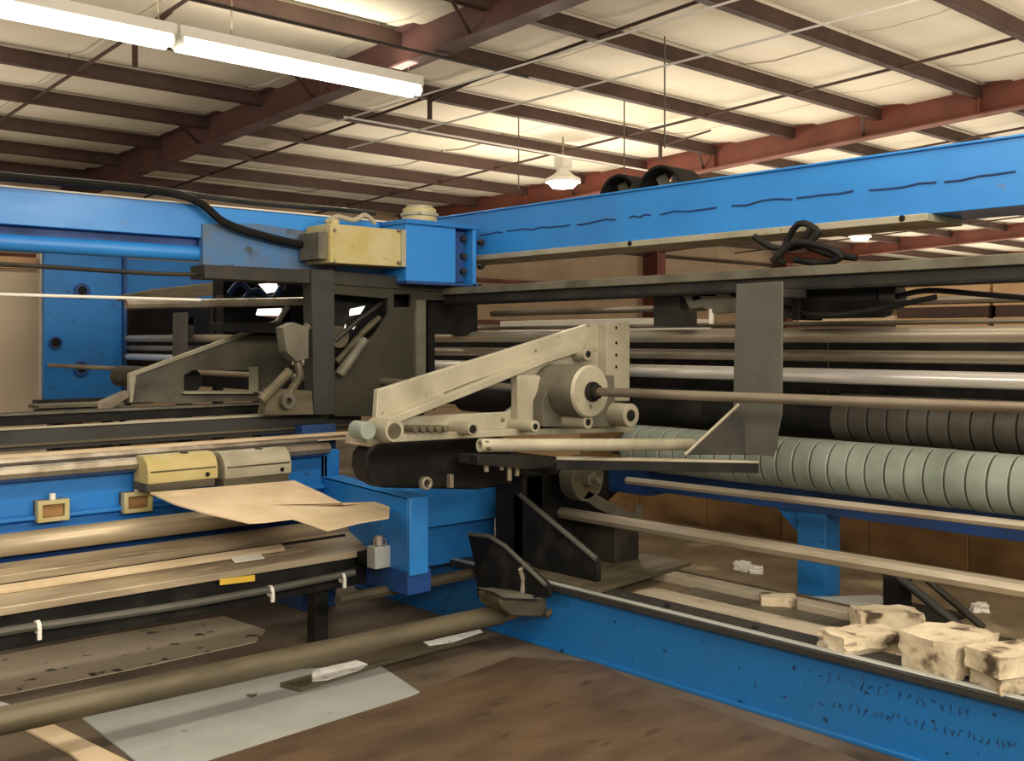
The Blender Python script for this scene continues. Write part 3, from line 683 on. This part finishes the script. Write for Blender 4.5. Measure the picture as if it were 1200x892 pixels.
# far arm (grey)
YA2 = 6.4
web = MB().yplate([[(152, 441), (160, 436), (326, 378), (336, 362), (340, 362), (338, 395), (345, 420), (320, 470), (152, 472)],
                   [(216, 440), (226, 434), (296, 434), (296, 458), (216, 458)]], YA2, YA2 + .04)
thing('swing_arm', 'grey angled arm plate with rectangular window at the left, before the blue end frame', 'arm', [
    ('web_plate', web, grey_paint),
    ('edge_flange', MB().yplate([[(152, 438), (326, 375), (338, 358), (340, 362), (328, 379), (160, 440), (156, 472), (152, 472)]], YA2 - .04, YA2), white_paint),
    ('stand', MB().box(2.9, 3.0, YA2 + .0, YA2 + .04, 0, hy(200, 474, YA2)[1]), black),
    ('stop_post', MB().yplate([[(296, 430), (303, 430), (303, 462), (296, 462)]], YA2 - .05, YA2), white_paint),
    ('ledge', MB().yplate([[(216, 459), (310, 459), (310, 462), (216, 462)]], YA2 - .05, YA2), white_paint),
    ('base_bar', MB().yplate([[(115, 474), (152, 458), (152, 465), (130, 480), (320, 480), (320, 486), (115, 484)]], YA2 - .06, YA2 + .04), rod_dk),
    ('roller_drum', MB().cyl((hy(240, 447, YA2)[0] - .0, YA2 + .2, hy(240, 447, YA2)[1]), (hy(240, 447, YA2)[0] + .0, YA2 + 1.4, hy(240, 447, YA2)[1]), .08, 24), dark)])
solo('tool_tray', MB().box(*sorted((hy(36, 470, 6.5)[0], hy(135, 470, 6.5)[0])), 6.35, 6.55, hy(36, 478, 6.5)[1], hy(36, 474, 6.5)[1]).box(*sorted((hy(40, 470, 6.5)[0], hy(150, 470, 6.5)[0])), 6.38, 6.52, hy(36, 484, 6.5)[1], hy(36, 480, 6.5)[1]), olive, 'dark narrow tray edge below the blue end frame', 'tray')

# black actuator below the arm
YK = 4.2
body = MB().yplate([[(437, 523), (448, 518), (585, 511), (600, 516), (600, 568), (560, 574), (450, 572), (434, 564), (428, 548), (430, 532)]], YK, YK + .13)
thing('actuator_body', 'long black rounded actuator body under the cream arm', 'actuator', [
    ('body', body, black, None, None, .012),
    ('top_cap', MB().yplate([[(420, 521), (430, 514), (480, 513), (448, 518), (436, 525)]], YK + .01, YK + .14), worn, None, 'worn tan top cap'),
    ('eye_bolt', MB().cyl((hy(497, 566, YK)[0], YK - .03, hy(497, 566, YK)[1]), (hy(497, 566, YK)[0], YK + .02, hy(497, 566, YK)[1]), .034, 20, None, .018), rod),
    ('pin', MB().yplate([[(528, 556), (532, 556), (532, 572), (528, 572)]], YK - .03, YK + .01), rod)])
# bolts cluster and pulley right of it
xp, zp = hy(680, 560, 4.05)
thing('belt_pulley', 'large dull pulley disc in the dark below the black shelf arm', 'pulley', [
    ('disc', MB().cyl((xp, 4.0, zp), (xp, 4.08, zp), .115, 36), olive, [('rim', MB().cyl((xp, 3.99, zp), (xp, 4.09, zp), .125, 36, None, .112), grey_paint)]),
    ('hub', MB().cyl((xp, 3.95, zp), (xp, 4.0, zp), .04, 20), grey_paint),
    ('axle', MB().cyl((xp, 3.9, zp), (xp, 4.2, zp), .02, 12), rod_dk),
    ('bearing_arm', MB().yplate([[(690, 575), (722, 592), (745, 604), (748, 592), (753, 592), (752, 612), (735, 612), (700, 596), (684, 584)]], 4.0, 4.03), grey_paint)])
parts = []
for px, h in ((597, 26), (606, 20), (588, 12), (570, 14)):
    x, z = hy(px, 540, 4.0); parts.append(('stud', MB().cyl((x, 4.0, z - h / 250), (x, 4.0, z), .014, 10), rod))
parts.append(('clamp_bar', MB().yplate([[(560, 534), (650, 536), (650, 546), (620, 550), (560, 545)]], 3.95, 4.1), dark))
thing('stud_clamp', 'dark clamp bar with hanging bright studs under the cream tube', 'clamp', parts)
# dark underside carriage linking arm and pulley
solo('carriage_block', MB().yplate([[(600, 540), (720, 545), (745, 556), (700, 600), (660, 595), (630, 575), (604, 568)]], 4.4, 4.6), black, 'black carriage block behind the dull pulley disc', 'block')

# blue block right of side frame (crossbeam)
YX = 4.62
x0 = 3.31; x1, _ = hy(600, 600, YX)
thing('cross_beam', 'bright blue square cross beam between side frame and black gussets', 'beam', [
    ('box_section', MB().box(x0, x1, YX, YX + .3, hy(500, 619, YX)[1], hy(500, 572, YX)[1]), blue_hi),
    ('lower_web', MB().box(x0, hy(580, 600, YX + .06)[0], YX + .06, YX + .2, hy(500, 668, YX)[1], hy(500, 619, YX)[1]), blue),
    ('upper_web', MB().box(x0, x1 + .1, YX + .1, YX + .25, hy(500, 572, YX)[1], .96), blue_dk),
    ('rust_bracket', MB().yplate([[(578, 630), (602, 628), (602, 668), (578, 668)]], YX - .02, YX + .05), brown)])

# side frame plate of the left conveyor
XS = 3.18
def sx_(px, py): return hx(px, py, XS + 0.0)
outline = [hx(478, 583, XS), hx(478, 662, XS), (5.35, .447), (5.35, .95), hx(404, 529, XS), hx(404, 559, XS)]
yn = hx(478, 583, XS)[0]
zt_ = .80
mb = MB().plate([[(yn, zt_), (yn, .42), (5.4, .42), (5.4, .98), (5.17, .98), (5.10, .95), (5.10, .83)]], lambda a, b: (XS, a, b), (.02, 0, 0))
thing('blue_bracket', 'blue stepped side frame plate at the right end of the rollers', 'frame', [
    ('plate', mb, blue), ('front_flange', MB().box(XS, XS + .12, yn - .02, yn, .40, zt_), blue_hi, None, None, .006),
    ('top_flange', MB().add([(XS, yn, zt_ - .012), (XS + .12, yn, zt_ - .012), (XS + .12, 5.10, .818), (XS, 5.10, .818), (XS, yn, zt_), (XS + .12, yn, zt_), (XS + .12, 5.10, .832), (XS, 5.10, .832)], [(0, 1, 2, 3), (4, 7, 6, 5), (0, 4, 5, 1), (1, 5, 6, 2), (2, 6, 7, 3), (3, 7, 4, 0)]), blue_hi),
    ('upright', MB().box(XS, XS + .10, 5.10, 5.16, .83, .98), blue),
    ('foot', MB().box(XS, XS + .15, yn, 5.3, .30, .42), blue_dk)])

# ------------------------------------------------------------------ black gusset bracket on the base rail
y0 = hx(700, 650, 3.9)[0]; y1 = hx(602, 590, 3.9)[0]; z1 = zx(612, 582, 3.9)
gp = MB().plate([[(y1, .37), (y0, .37), (y0, .46), (y0 + .02, .50), (y1 - .08, z1), (y1, z1)]], lambda a, b: (3.9, a, b), (.03, 0, 0))
edge = MB().tube([(3.885, y0 - .005, .49), (3.885, y1 - .07, z1 + .01)], .014, 8)
g2y1 = hx(560, 628, 3.66)[0]; g2y0 = hx(642, 690, 3.66)[0]
g2 = [hx(px, py, 3.66) for px, py in ((548, 626), (575, 629), (592, 640), (642, 684), (644, 700), (560, 700), (556, 660))]
thing('gusset_bracket', 'black gusset bracket with worn sloping edge standing on the base rail', 'bracket', [
    ('gusset', gp, black), ('worn_edge', edge, plate_grey, None, 'bare worn edge', 0),
    ('foot_plate', MB().plate([[(3.8, 3.55), (4.66, 3.65), (4.66, 4.3), (3.8, 4.3)]], lambda a, b: (a, b, .345), (0, 0, .022)), olive, None, 'oily olive foot plate'),
    ('rear_gusset', MB().box(3.93, 4.6, 4.22, 4.25, .37, .85), black),
    ('upright', MB().box(3.9, 4.05, 4.22, 4.45, .37, z1 + .12), black),
    ('rib', MB().box(4.3, 4.5, 3.9, 4.25, .367, .58), dark)])
thing('curved_bracket', 'dark bracket with curved worn edge in front of the base rail', 'bracket', [
    ('web', MB().plate([g2], lambda a, b: (3.66, a, b), (.02, 0, 0)), black),
    ('worn_edge', MB().tube([(3.65, *hx(px, py, 3.65)) for px, py in ((550, 626), (574, 629), (592, 640), (617, 664), (640, 686))], .012, 8), plate_grey, None, 'bare worn edge', 0)])
# clamp on rail end of floor bar
xc, zc = hy(628, 700, 3.98)
thing('rail_clamp', 'greasy clamp with eye bolt where the floor bar meets the base rail', 'clamp', [
    ('jaw', MB().yplate([[(585, 700), (600, 695), (655, 703), (662, 714), (648, 724), (600, 722), (588, 712)]], 3.93, 4.1), olive, None, None, .008),
    ('eye_bolt', MB().tube(hyp([(612, 700), (614, 680), (610, 668), (617, 662), (624, 668), (622, 684), (624, 702)], 3.96), .014, 8), rod, None, None, 0),
    ('hook', MB().tube(hyp([(640, 722), (652, 710), (655, 700), (648, 694)], 3.9), .016, 8), olive, None, None, 0),
    ('top_pad', MB().yplate([[(580, 694), (632, 698), (638, 703), (590, 701)]], 3.88, 4.02), grey_paint)])

# ------------------------------------------------------------------ left conveyor, long members along x
XR = XS - .005
# floor-level olive bar
line_y = 4.09
thing('floor_bar', 'long olive-brown round bar low over the floor in the lower left', 'bar', [
    ('bar', MB().cyl((.3, line_y, .222), (3.62, line_y, .17), .052, 24), olive, None, None, 0),
    ('end_cap', MB().cyl((3.62, line_y, .17), (3.72, line_y, .17), .04, 16), brown, None, 'rusty reduced end'),
    ('leg', MB().box(.35, .45, line_y - .04, line_y + .04, 0, .175), olive)])
line('angle_bar', (hy(396, 704, 4.5)[0], 4.5, hy(396, 704, 4.5)[1]), (hy(592, 664, 4.5)[0], 4.5, hy(592, 664, 4.5)[1]), .03, olive, 'flat brown angle bar above the dark blue rail end', 'bar')
# conduit with clips
cond = blob_cables([[(.4, 4.58, hy(-40, 748, 4.58)[1] + .0)] + [(hy(px, py, 4.58)[0], 4.58, hy(px, py, 4.58)[1]) for px, py in ((0, 741), (60, 732), (130, 722), (220, 708), (310, 692), (370, 680), (415, 671))]], .018)
parts = [('pipe', cond, plate_grey, None, None, 0)]
for px, py in ((45, 735), (318, 693), (402, 677)):
    x, z = hy(px, py, 4.57)
    parts.append(('clip', MB().cyl((x - .008, 4.58, z), (x + .008, 4.58, z), .027, 16, None, .0175).box(x - .008, x + .008, 4.55, 4.562, z - .05, z), whitem, None, 'white clip', 0))
thing('conduit_pipe', 'grey conduit with white clips below the worn tan table', 'conduit', parts)
# table / sloped deck
def long_yz(x0, x1, yz):   # prism along x with a yz outline
    return MB().plate([yz], lambda a, b: (x0, a, b), (x1 - x0, 0, 0))
xt = hy(436, 660, 4.7)[0]
st = hy(278, 679, 4.63)
thing('work_table', 'worn tan steel table with ribs along its length in the left foreground', 'table', [
    ('top_plate', long_yz(XL, xt, [(4.66, .485), (4.98, .61), (4.98, .58), (4.68, .455)]), worn),
    ('front_lip', long_yz(XL, xt, [(4.645, .455), (4.665, .455), (4.67, .50), (4.645, .49)]), worn),
    ('rib', long_yz(XL, xt - .5, [(4.75, .522), (4.79, .537), (4.79, .555), (4.75, .54)]), card, None, 'rib coloured pale for the highlight'),  # pale colour puts the highlight line onto the table
    ('rib', long_yz(XL, xt - .02, [(4.85, .555), (4.9, .58), (4.9, .60), (4.85, .58)]), worn),
    ('slot', long_yz(XL, xt - .1, [(4.80, .541), (4.82, .549), (4.82, .553), (4.80, .545)]), black),
    ('front_apron', long_yz(XL, xt, [(4.68, .30), (4.72, .30), (4.72, .46), (4.68, .46)]), black, None, 'black front apron'),
    ('leg', MB().box(.6, .68, 4.74, 4.82, 0, .5), black), ('leg', MB().box(2.9, 2.98, 4.74, 4.82, 0, .5), black),
    ('yellow_label', MB().yplate([[(258, 679), (299, 674), (299, 681), (258, 686)]], 4.640, 4.645), yellow_hi, None, 'bright yellow label', 0),
    ('pale_tag', MB().plate([[(0, 0), (.16, 0), (.16, 1), (0, 1)]], lambda a, b: (hy(270, 665, 4.75)[0] + a, 4.70 + .045 * b, .512 + .0175 * b), (0, 0, .004)), whitem, None, None, 0)])
# roller
roller('feed_roller', (0), 0, 0, 1, .01, rod, 'x') if False else None
zr = 1.6 - 244 / F * 5.0 / 1.071
def xroller(name, y, z, x0, x1, r, m, label, cat='roller'):
    thing(name, label, cat, [('shell', MB().cyl((x0, y, z), (x1, y, z), r, 28), m, None, None, 0), ('journal', MB().cyl((x1, y, z), (x1 + .06, y, z), r * .5, 14), rod_dk)])
xroller('feed_roller', 4.98, zr + .02, XL, 3.1, .052, worn, 'worn pale roller along the foot of the blue channel')
solo('shadow_strip', long_yz(XL, 3.1, [(4.98, .60), (5.08, .60), (5.08, .64), (4.98, .61)]), blue_dk, 'dark strip for the shadow below the worn pale roller', 'shadow_strip')  # dark blue strip stands for the shadow band under the roller
# blue channel
zt = hy(0, 566, 5.08)[1]; zb = hy(0, 636, 5.08)[1]
thing('blue_channel', 'blue channel running under the clamps in the left machine', 'channel', [
    ('web', MB().box(XL, XR, 5.12, 5.15, zb, zt), blue), ('top_flange', MB().box(XL, XR, 5.06, 5.15, zt, zt + .015), blue_dk),
    ('mid_rib', long_yz(XL, XR, [(5.12, zb + .11), (5.08, zb + .10), (5.08, zb + .085), (5.12, zb + .07)]), blue),
    ('bottom_flange', MB().box(XL, XR, 5.05, 5.15, zb - .015, zb), blue)])
def sight(px, py, label):
    y = 5.08; x, z = hy(px, py, y); w = .072; h = .05; 
    fr_ = MB().plate([[(x - w, z - h), (x + w, z - h), (x + w, z + h), (x - w, z + h)], [(x - w * .7, z - h * .6), (x + w * .7, z - h * .6), (x + w * .7, z + h * .6), (x - w * .7, z + h * .6)]], lambda a, b: (a, y - .03, b), (0, .045, 0))
    thing('sight_gauge', label, 'gauge', [('frame', fr_, yellow), ('window', MB().box(x - w * .68, x + w * .68, y - .01, y + .01, z - h * .58, z + h * .58), brown, None, 'amber window'),
        ('top_knob', MB().cyl((x, y - .01, z + h), (x, y - .01, z + h + .03), .014, 12), whitem), ('bracket', MB().box(x - w, x + w, y + .01, y + .042, z - h, z + h), olive)], 'gauges on the blue channel')
sight(61, 598, 'square yellow-framed gauge on the blue channel, fully visible')
sight(160, 588, 'square yellow-framed gauge at the left edge of the cardboard')
# rods on top
zr1 = hy(0, 556, 5.05)[1]
line('slide_rod', (XL, 5.05, zr1), (XR, 5.05, zr1), .032, rod_dk, 'thick steel rod carrying the two clamp blocks', 'rod')
line('slide_rod', (XL, 5.18, hy(0, 543, 5.18)[1] + .0), (XR, 5.18, hy(0, 543, 5.18)[1]), .02, rod_dk, 'thin brown rod right behind the clamp blocks', 'rod')
zs_ = hy(0, 537, 5.3)[1]
thing('guide_strip', 'long pale strip on edge behind the clamp blocks', 'strip', [('strip', MB().box(XL, hy(432, 516, 5.3)[0], 5.28, 5.36, zs_ - .03, zs_ + .01), card, None, None, .002), ('edge', MB().box(XL, hy(432, 516, 5.3)[0], 5.27, 5.28, zs_ - .012, zs_ + .0), worn)])
z1 = hy(0, 505, 5.5)[1]; z0 = hy(0, 530, 5.5)[1]
thing('dark_crossrail', 'dark grey rail with pale top edge behind the pale strip', 'rail', [('body', MB().box(XL, 3.7, 5.5, 5.58, z0, z1), darkgrey), ('edge', MB().box(XL, 3.7, 5.49, 5.51, z1, z1 + .012), white_paint), ('lower_groove', MB().box(XL, 3.7, 5.485, 5.5, z0 + .02, z0 + .035), olive)])
z1 = hy(0, 486, 5.9)[1]; z0 = hy(0, 500, 5.9)[1]
thing('rear_crossrail', 'black rear rail below the grey arm plate at left', 'rail', [('body', MB().box(XL, 4.0, 5.9, 6.05, z0, z1), black), ('lip', MB().box(XL, 4.0, 5.88, 5.9, z1 - .01, z1 + .004), grey_paint)])
thing('cream_crossrail', 'cream capped blue rail in front of the dark frame foot', 'rail', [
    ('body', MB().box(hy(150, 490, 5.75)[0], 4.3, 5.72, 5.80, 1.12, hy(300, 489, 5.75)[1]), blue_dk), ('cap', MB().box(hy(150, 490, 5.75)[0], 4.3, 5.70, 5.80, hy(300, 489, 5.75)[1], hy(300, 486, 5.75)[1]), white_paint)])
# end supports for long members
thing('member_support', 'steel bracket tower behind the blue side frame', 'support', [('column', MB().box(3.22, 3.45, 5.4, 5.7, 0, 1.1), blue_dk), ('column', MB().box(3.3, 3.5, 5.85, 6.05, 0, 1.15), blue_dk)])
# clamp blocks
def clamp(pxa, pxb, top, bot, m, label):
    y = 4.98; x0, z1 = hy(pxa, top, y - .05); x1, _ = hy(pxb, top, y - .05); z0 = hy(pxa, bot, y - .05)[1]
    h = z1 - z0
    prof = [(y - .07, z0), (y - .07, z0 + h * .45), (y - .05, z0 + h * .8), (y - .01, z1), (y + .07, z1), (y + .11, z0 + h * .7), (y + .11, z0 + .0)]
    body = MB().plate([prof], lambda a, b: (x0, a, b), (x1 - x0, 0, 0))
    xm = (x0 * .4 + x1 * .6)
    thing('clamp_block', label, 'clamp', [('body', body, m, None, None, .006),
        ('base', MB().box(x0 - .01, x1 - .02, y - .075, y + .09, z0 - .035, z0), olive),
        ('socket', MB().cyl((xm, y + .01, z1 - .002), (xm, y + .01, z1 + .004), .022, 14), black),
        ('groove', MB().box(x0 + .01, x1 - .01, y - .073, y - .068, z0 + h * .42, z0 + h * .48), olive),
        ('screw', MB().cyl((x1 - .06, y - .078, z0 + h * .2), (x1 - .06, y - .068, z0 + h * .2), .012, 8), black)], 'clamp blocks on the slide rod')
clamp(172, 254, 536, 568, yellow, 'yellowed clamp block over the left part of the cardboard')
clamp(262, 340, 531, 562, white_paint, 'grey-cream clamp block over the right part of the cardboard')
# cardboard
cpts = [((176, 577), .88), ((262, 570), .88), ((345, 563), .87), ((378, 578), .83), ((402, 590), .80), ((440, 588), .77), ((457, 594), .755), ((456, 606), .75), ((420, 612), .75), ((384, 621), .745), ((362, 613), .77), ((343, 607), .79), ((310, 611), .79), ((292, 612), .79), ((240, 600), .83), ((205, 590), .86)]
c3 = [(*hz(p[0], p[1], z), z) for p, z in cpts]
ctr = (*hz(310, 592, .825), .825)
vs = []; fs = []; n = len(c3)
vs += [ctr] + c3 + [(ctr[0], ctr[1], ctr[2] - .008)] + [(a, b, c - .008) for a, b, c in c3]
for i in range(n):
    j = (i + 1) % n
    fs += [(0, 1 + i, 1 + j), (n + 1, n + 2 + j, n + 2 + i), (1 + i, n + 2 + i, n + 2 + j, 1 + j)]
solo('cardboard_sheet', MB().add(vs, fs), card, 'torn pale cardboard sheet held under the two clamp blocks', 'cardboard', None, 0)
# small grey box by side frame
x, z = hy(446, 650, 4.5)
thing('sensor_box', 'small pale grey box with round top by the blue side frame', 'box', [
    ('box', MB().box(x - .06, x + .06, 4.46, 4.54, z - .065, z + .05), sheetm, None, None, .006), ('knob', MB().cyl((x - .01, 4.5, z + .05), (x - .01, 4.5, z + .10), .022, 14), rod),
    ('plunger', MB().tube(hyp([(438, 640), (438, 632), (452, 632), (452, 640)], 4.5), .006, 6), rod_dk, None, None, 0),
    ('bracket', MB().box(x - .05, x + .16, 4.55, 4.66, z - .06, z - .0), black)])

# ------------------------------------------------------------------ things lying on the floor
def floor_poly(name, pts, z, m, label, cat, thick=.006, bev=0):
    p = [hz(a, b, z) for a, b in pts]
    return solo(name, MB().plate([p], lambda a, b: (a, b, z - thick), (0, 0, thick)), m, label, cat, None, bev)
floor_poly('steel_sheet', [(90, 836), (180, 812), (330, 786), (440, 778), (452, 784), (492, 811), (480, 816), (240, 892), (200, 900), (160, 892)], .008, sheetm, 'dull grey steel sheet lying on the floor at the bottom', 'sheet', .007)
floor_poly('floor_plate', [(-60, 790), (0, 768), (120, 745), (262, 722), (312, 738), (300, 752), (150, 785), (0, 815), (-60, 830)], .006, tanplate, 'tan floor plate spotted with oil between table and olive bar', 'plate', .005)
floor_poly('pale_strip', [(22, 850), (56, 845), (152, 892), (190, 912), (120, 912), (80, 880)], .014, card, 'short pale board lying in the bottom left corner', 'board', .013, .002)
floor_poly('paper_scrap', [(-20, 838), (0, 822), (22, 828), (24, 832), (0, 842)], .006, paper, 'white scrap cut by the left edge beneath the olive bar', 'scrap', .004)
floor_poly('floor_board', [(240, 886), (480, 815), (600, 770), (700, 776), (760, 806), (1010, 892), (1180, 960), (240, 960)], .005, woodm, 'large brown board covering the floor in the bottom centre', 'board', .004)
pl = [hz(a, b, .03) for a, b in ((328, 800), (345, 795), (560, 738), (572, 744), (500, 762), (440, 778), (352, 806))]
A = [hz(a, b, .031) for a, b in ((366, 788), (374, 784), (418, 774), (432, 779), (420, 786), (384, 797), (366, 799))]
B = [hz(a, b, .031) for a, b in ((495, 752), (508, 746), (560, 736), (566, 741), (530, 753), (503, 757))]
thing('flat_bar', 'dark flat bar with torn white labels lying by the steel sheet', 'bar', [
    ('bar', MB().plate([pl], lambda a, b: (a, b, .0085), (0, 0, .0215)), olive),
    ('white_label', MB().plate([A], lambda a, b: (a, b, .0305), (0, 0, .002)), paper, None, 'torn white label spotted black', 0),
    ('white_label', MB().plate([B], lambda a, b: (a, b, .0305), (0, 0, .002)), paper, None, 'clean white label', 0)])

# ------------------------------------------------------------------ stones and scraps on the deck
import bmesh
def stone_block(c, L, Wd, Ht, rz, label, name='stone_block', hollow=0, jag=.012, seed=1):
    rnd = random.Random(seed)
    bm = bmesh.new(); bmesh.ops.create_cube(bm, size=1)
    bmesh.ops.subdivide_edges(bm, edges=bm.edges, cuts=4, use_grid_fill=True)
    for v in bm.verts:
        v.co = Vector((v.co.x * L, v.co.y * Wd, v.co.z * Ht + Ht / 2))
        v.co += Vector((rnd.uniform(-jag, jag), rnd.uniform(-jag, jag), rnd.uniform(-jag, jag) * .6 if v.co.z > .01 else 0))
        if v.co.x > L * .3: v.co.y *= .82; v.co.z *= .93
    me = bpy.data.meshes.new(name); bm.to_mesh(me); bm.free(); me.materials.append(stone); me.shade_smooth(); me.set_sharp_from_angle(angle=math.radians(28))
    o = bpy.data.objects.new(name, me); C.objects.link(o); o.location = c; o.rotation_euler.z = rz
    return tag(o, label, 'stone', 'broken blocks on the deck')
def on(px, py, z): return (*hz(px, py, z), z)
D0 = .331
stone_block(on(1010, 762, D0), .30, .17, .08, .35 - .74, 'low flat broken stone left of the biggest block', seed=3, jag=.008)
stone_block(on(1040, 741, D0 + .0), .28, .15, .10, .0 - .74, 'squared stone raised behind the low flat stone', seed=4, jag=.004)
stone_block(on(1115, 785, D0), .32, .24, .15, .6 - .74, 'biggest rough stone block among those on the deck', seed=5, jag=.009)
sb = on(1195, 808, D0)
stone_block(sb, .28, .16, .075, -.5, 'lower block with hollows of the two stacked at the right edge', seed=6, jag=.006)
stone_block((sb[0], sb[1], D0 + .078), .34, .17, .075, -.42, 'smooth pale block lying on top at the right edge', seed=7, jag=.004)
# tiles / scraps
def slab(px, py, L, Wd, Ht, rz, m, label, cat, z=.296, name='tile_scrap'):
    x, y = hz(px, py, z); c = math.cos(rz); s = math.sin(rz)
    mb = MB().obox((x, y, z + Ht / 2), Vector((c, s, 0)) * L / 2, Vector((-s, c, 0)) * Wd / 2, UP * Ht / 2)
    return solo(name, mb, m, label, cat)
slab(910, 707, .17, .12, .045, -.9, stone, 'small pale brick left of the blue-grey tray', 'brick', .341 - .02, 'small_brick') if False else slab(912, 712, .17, .12, .06, -.9, stone, 'small pale brick in front of the blue post', 'brick', .296, 'small_brick')
slab(958, 710, .30, .22, .02, -.8, sheetm, 'flat pale tile by the foot of the blue post', 'tile')
slab(1010, 706, .26, .16, .015, -.6, sheetm, 'flat pale tile left of the black angle bracket', 'tile')
rnd = random.Random(5)
for k, (px, py, s, lb) in enumerate(((870, 668, .05, 'white rubble lump on the deck, left of two'), (886, 671, .04, 'white rubble lump on the deck, right of two'), (1148, 716, .04, 'white rubble lump behind the big stones'))):
    x, y = hz(px, py, .3)
    o = stone_block((x, y, .296), s * 1.8, s * 1.3, s, rnd.uniform(0, 3), lb, 'rubble_lump', seed=20 + k, jag=.006); o['group'] = 'white rubble lumps'; o.data.materials[0] = whitem
# black angle bracket
xb_, yb_ = hz(1075, 732, .296)
thing('angle_bracket', 'black angle bracket with sloping leg behind the stones', 'bracket', [
    ('foot', MB().box(xb_ - .0, xb_ + .3, yb_ - .1, yb_ + .18, .296, .315), black), ('upright', MB().box(xb_ + .02, xb_ + .05, yb_ + .05, yb_ + .18, .315, .50), black),
    ('brace', MB().tube([(xb_ + .0, yb_ - .22, .315), (xb_ + .0, yb_ + .09, .50)], .022, 8), darkgrey), ('brace', MB().tube([(xb_ + .1, yb_ - .26, .315), (xb_ + .1, yb_ + .02, .50)], .018, 8), dark)])
line('thin_rail', (5.2, YN, .42), (5.2, hx(1095, 700, 5.2)[0] + .2, .42), .014, worn, 'thin tan rail behind the black angle bracket', 'rail')
# oily felt-tip scrawl on the blue rail: loose strokes of dark marker, unreadable
rnd = random.Random(11); sc = MB()
for row, (pa, pb, ya, yb2) in enumerate(((958, 1130, 792, 836), (960, 1190, 822, 876))):
    px = pa
    while px < pb:
        t = (px - pa) / (pb - pa); py = ya + (yb2 - ya) * t
        pts = []
        for k in range(4):
            q = hx(px + rnd.uniform(0, 7), py + rnd.uniform(-6, 6), 3.799); pts.append((3.799, *q))
        sc.tube(pts, .0016, 5); px += rnd.uniform(6, 13)
mk_parent = [o for o in bpy.data.objects if o.name == 'base_rail'][0]
sm_ = mk('marker_scrawl', sc, seam, Vector(mk_parent.location), mk_parent); sm_['kind'] = 'stuff'
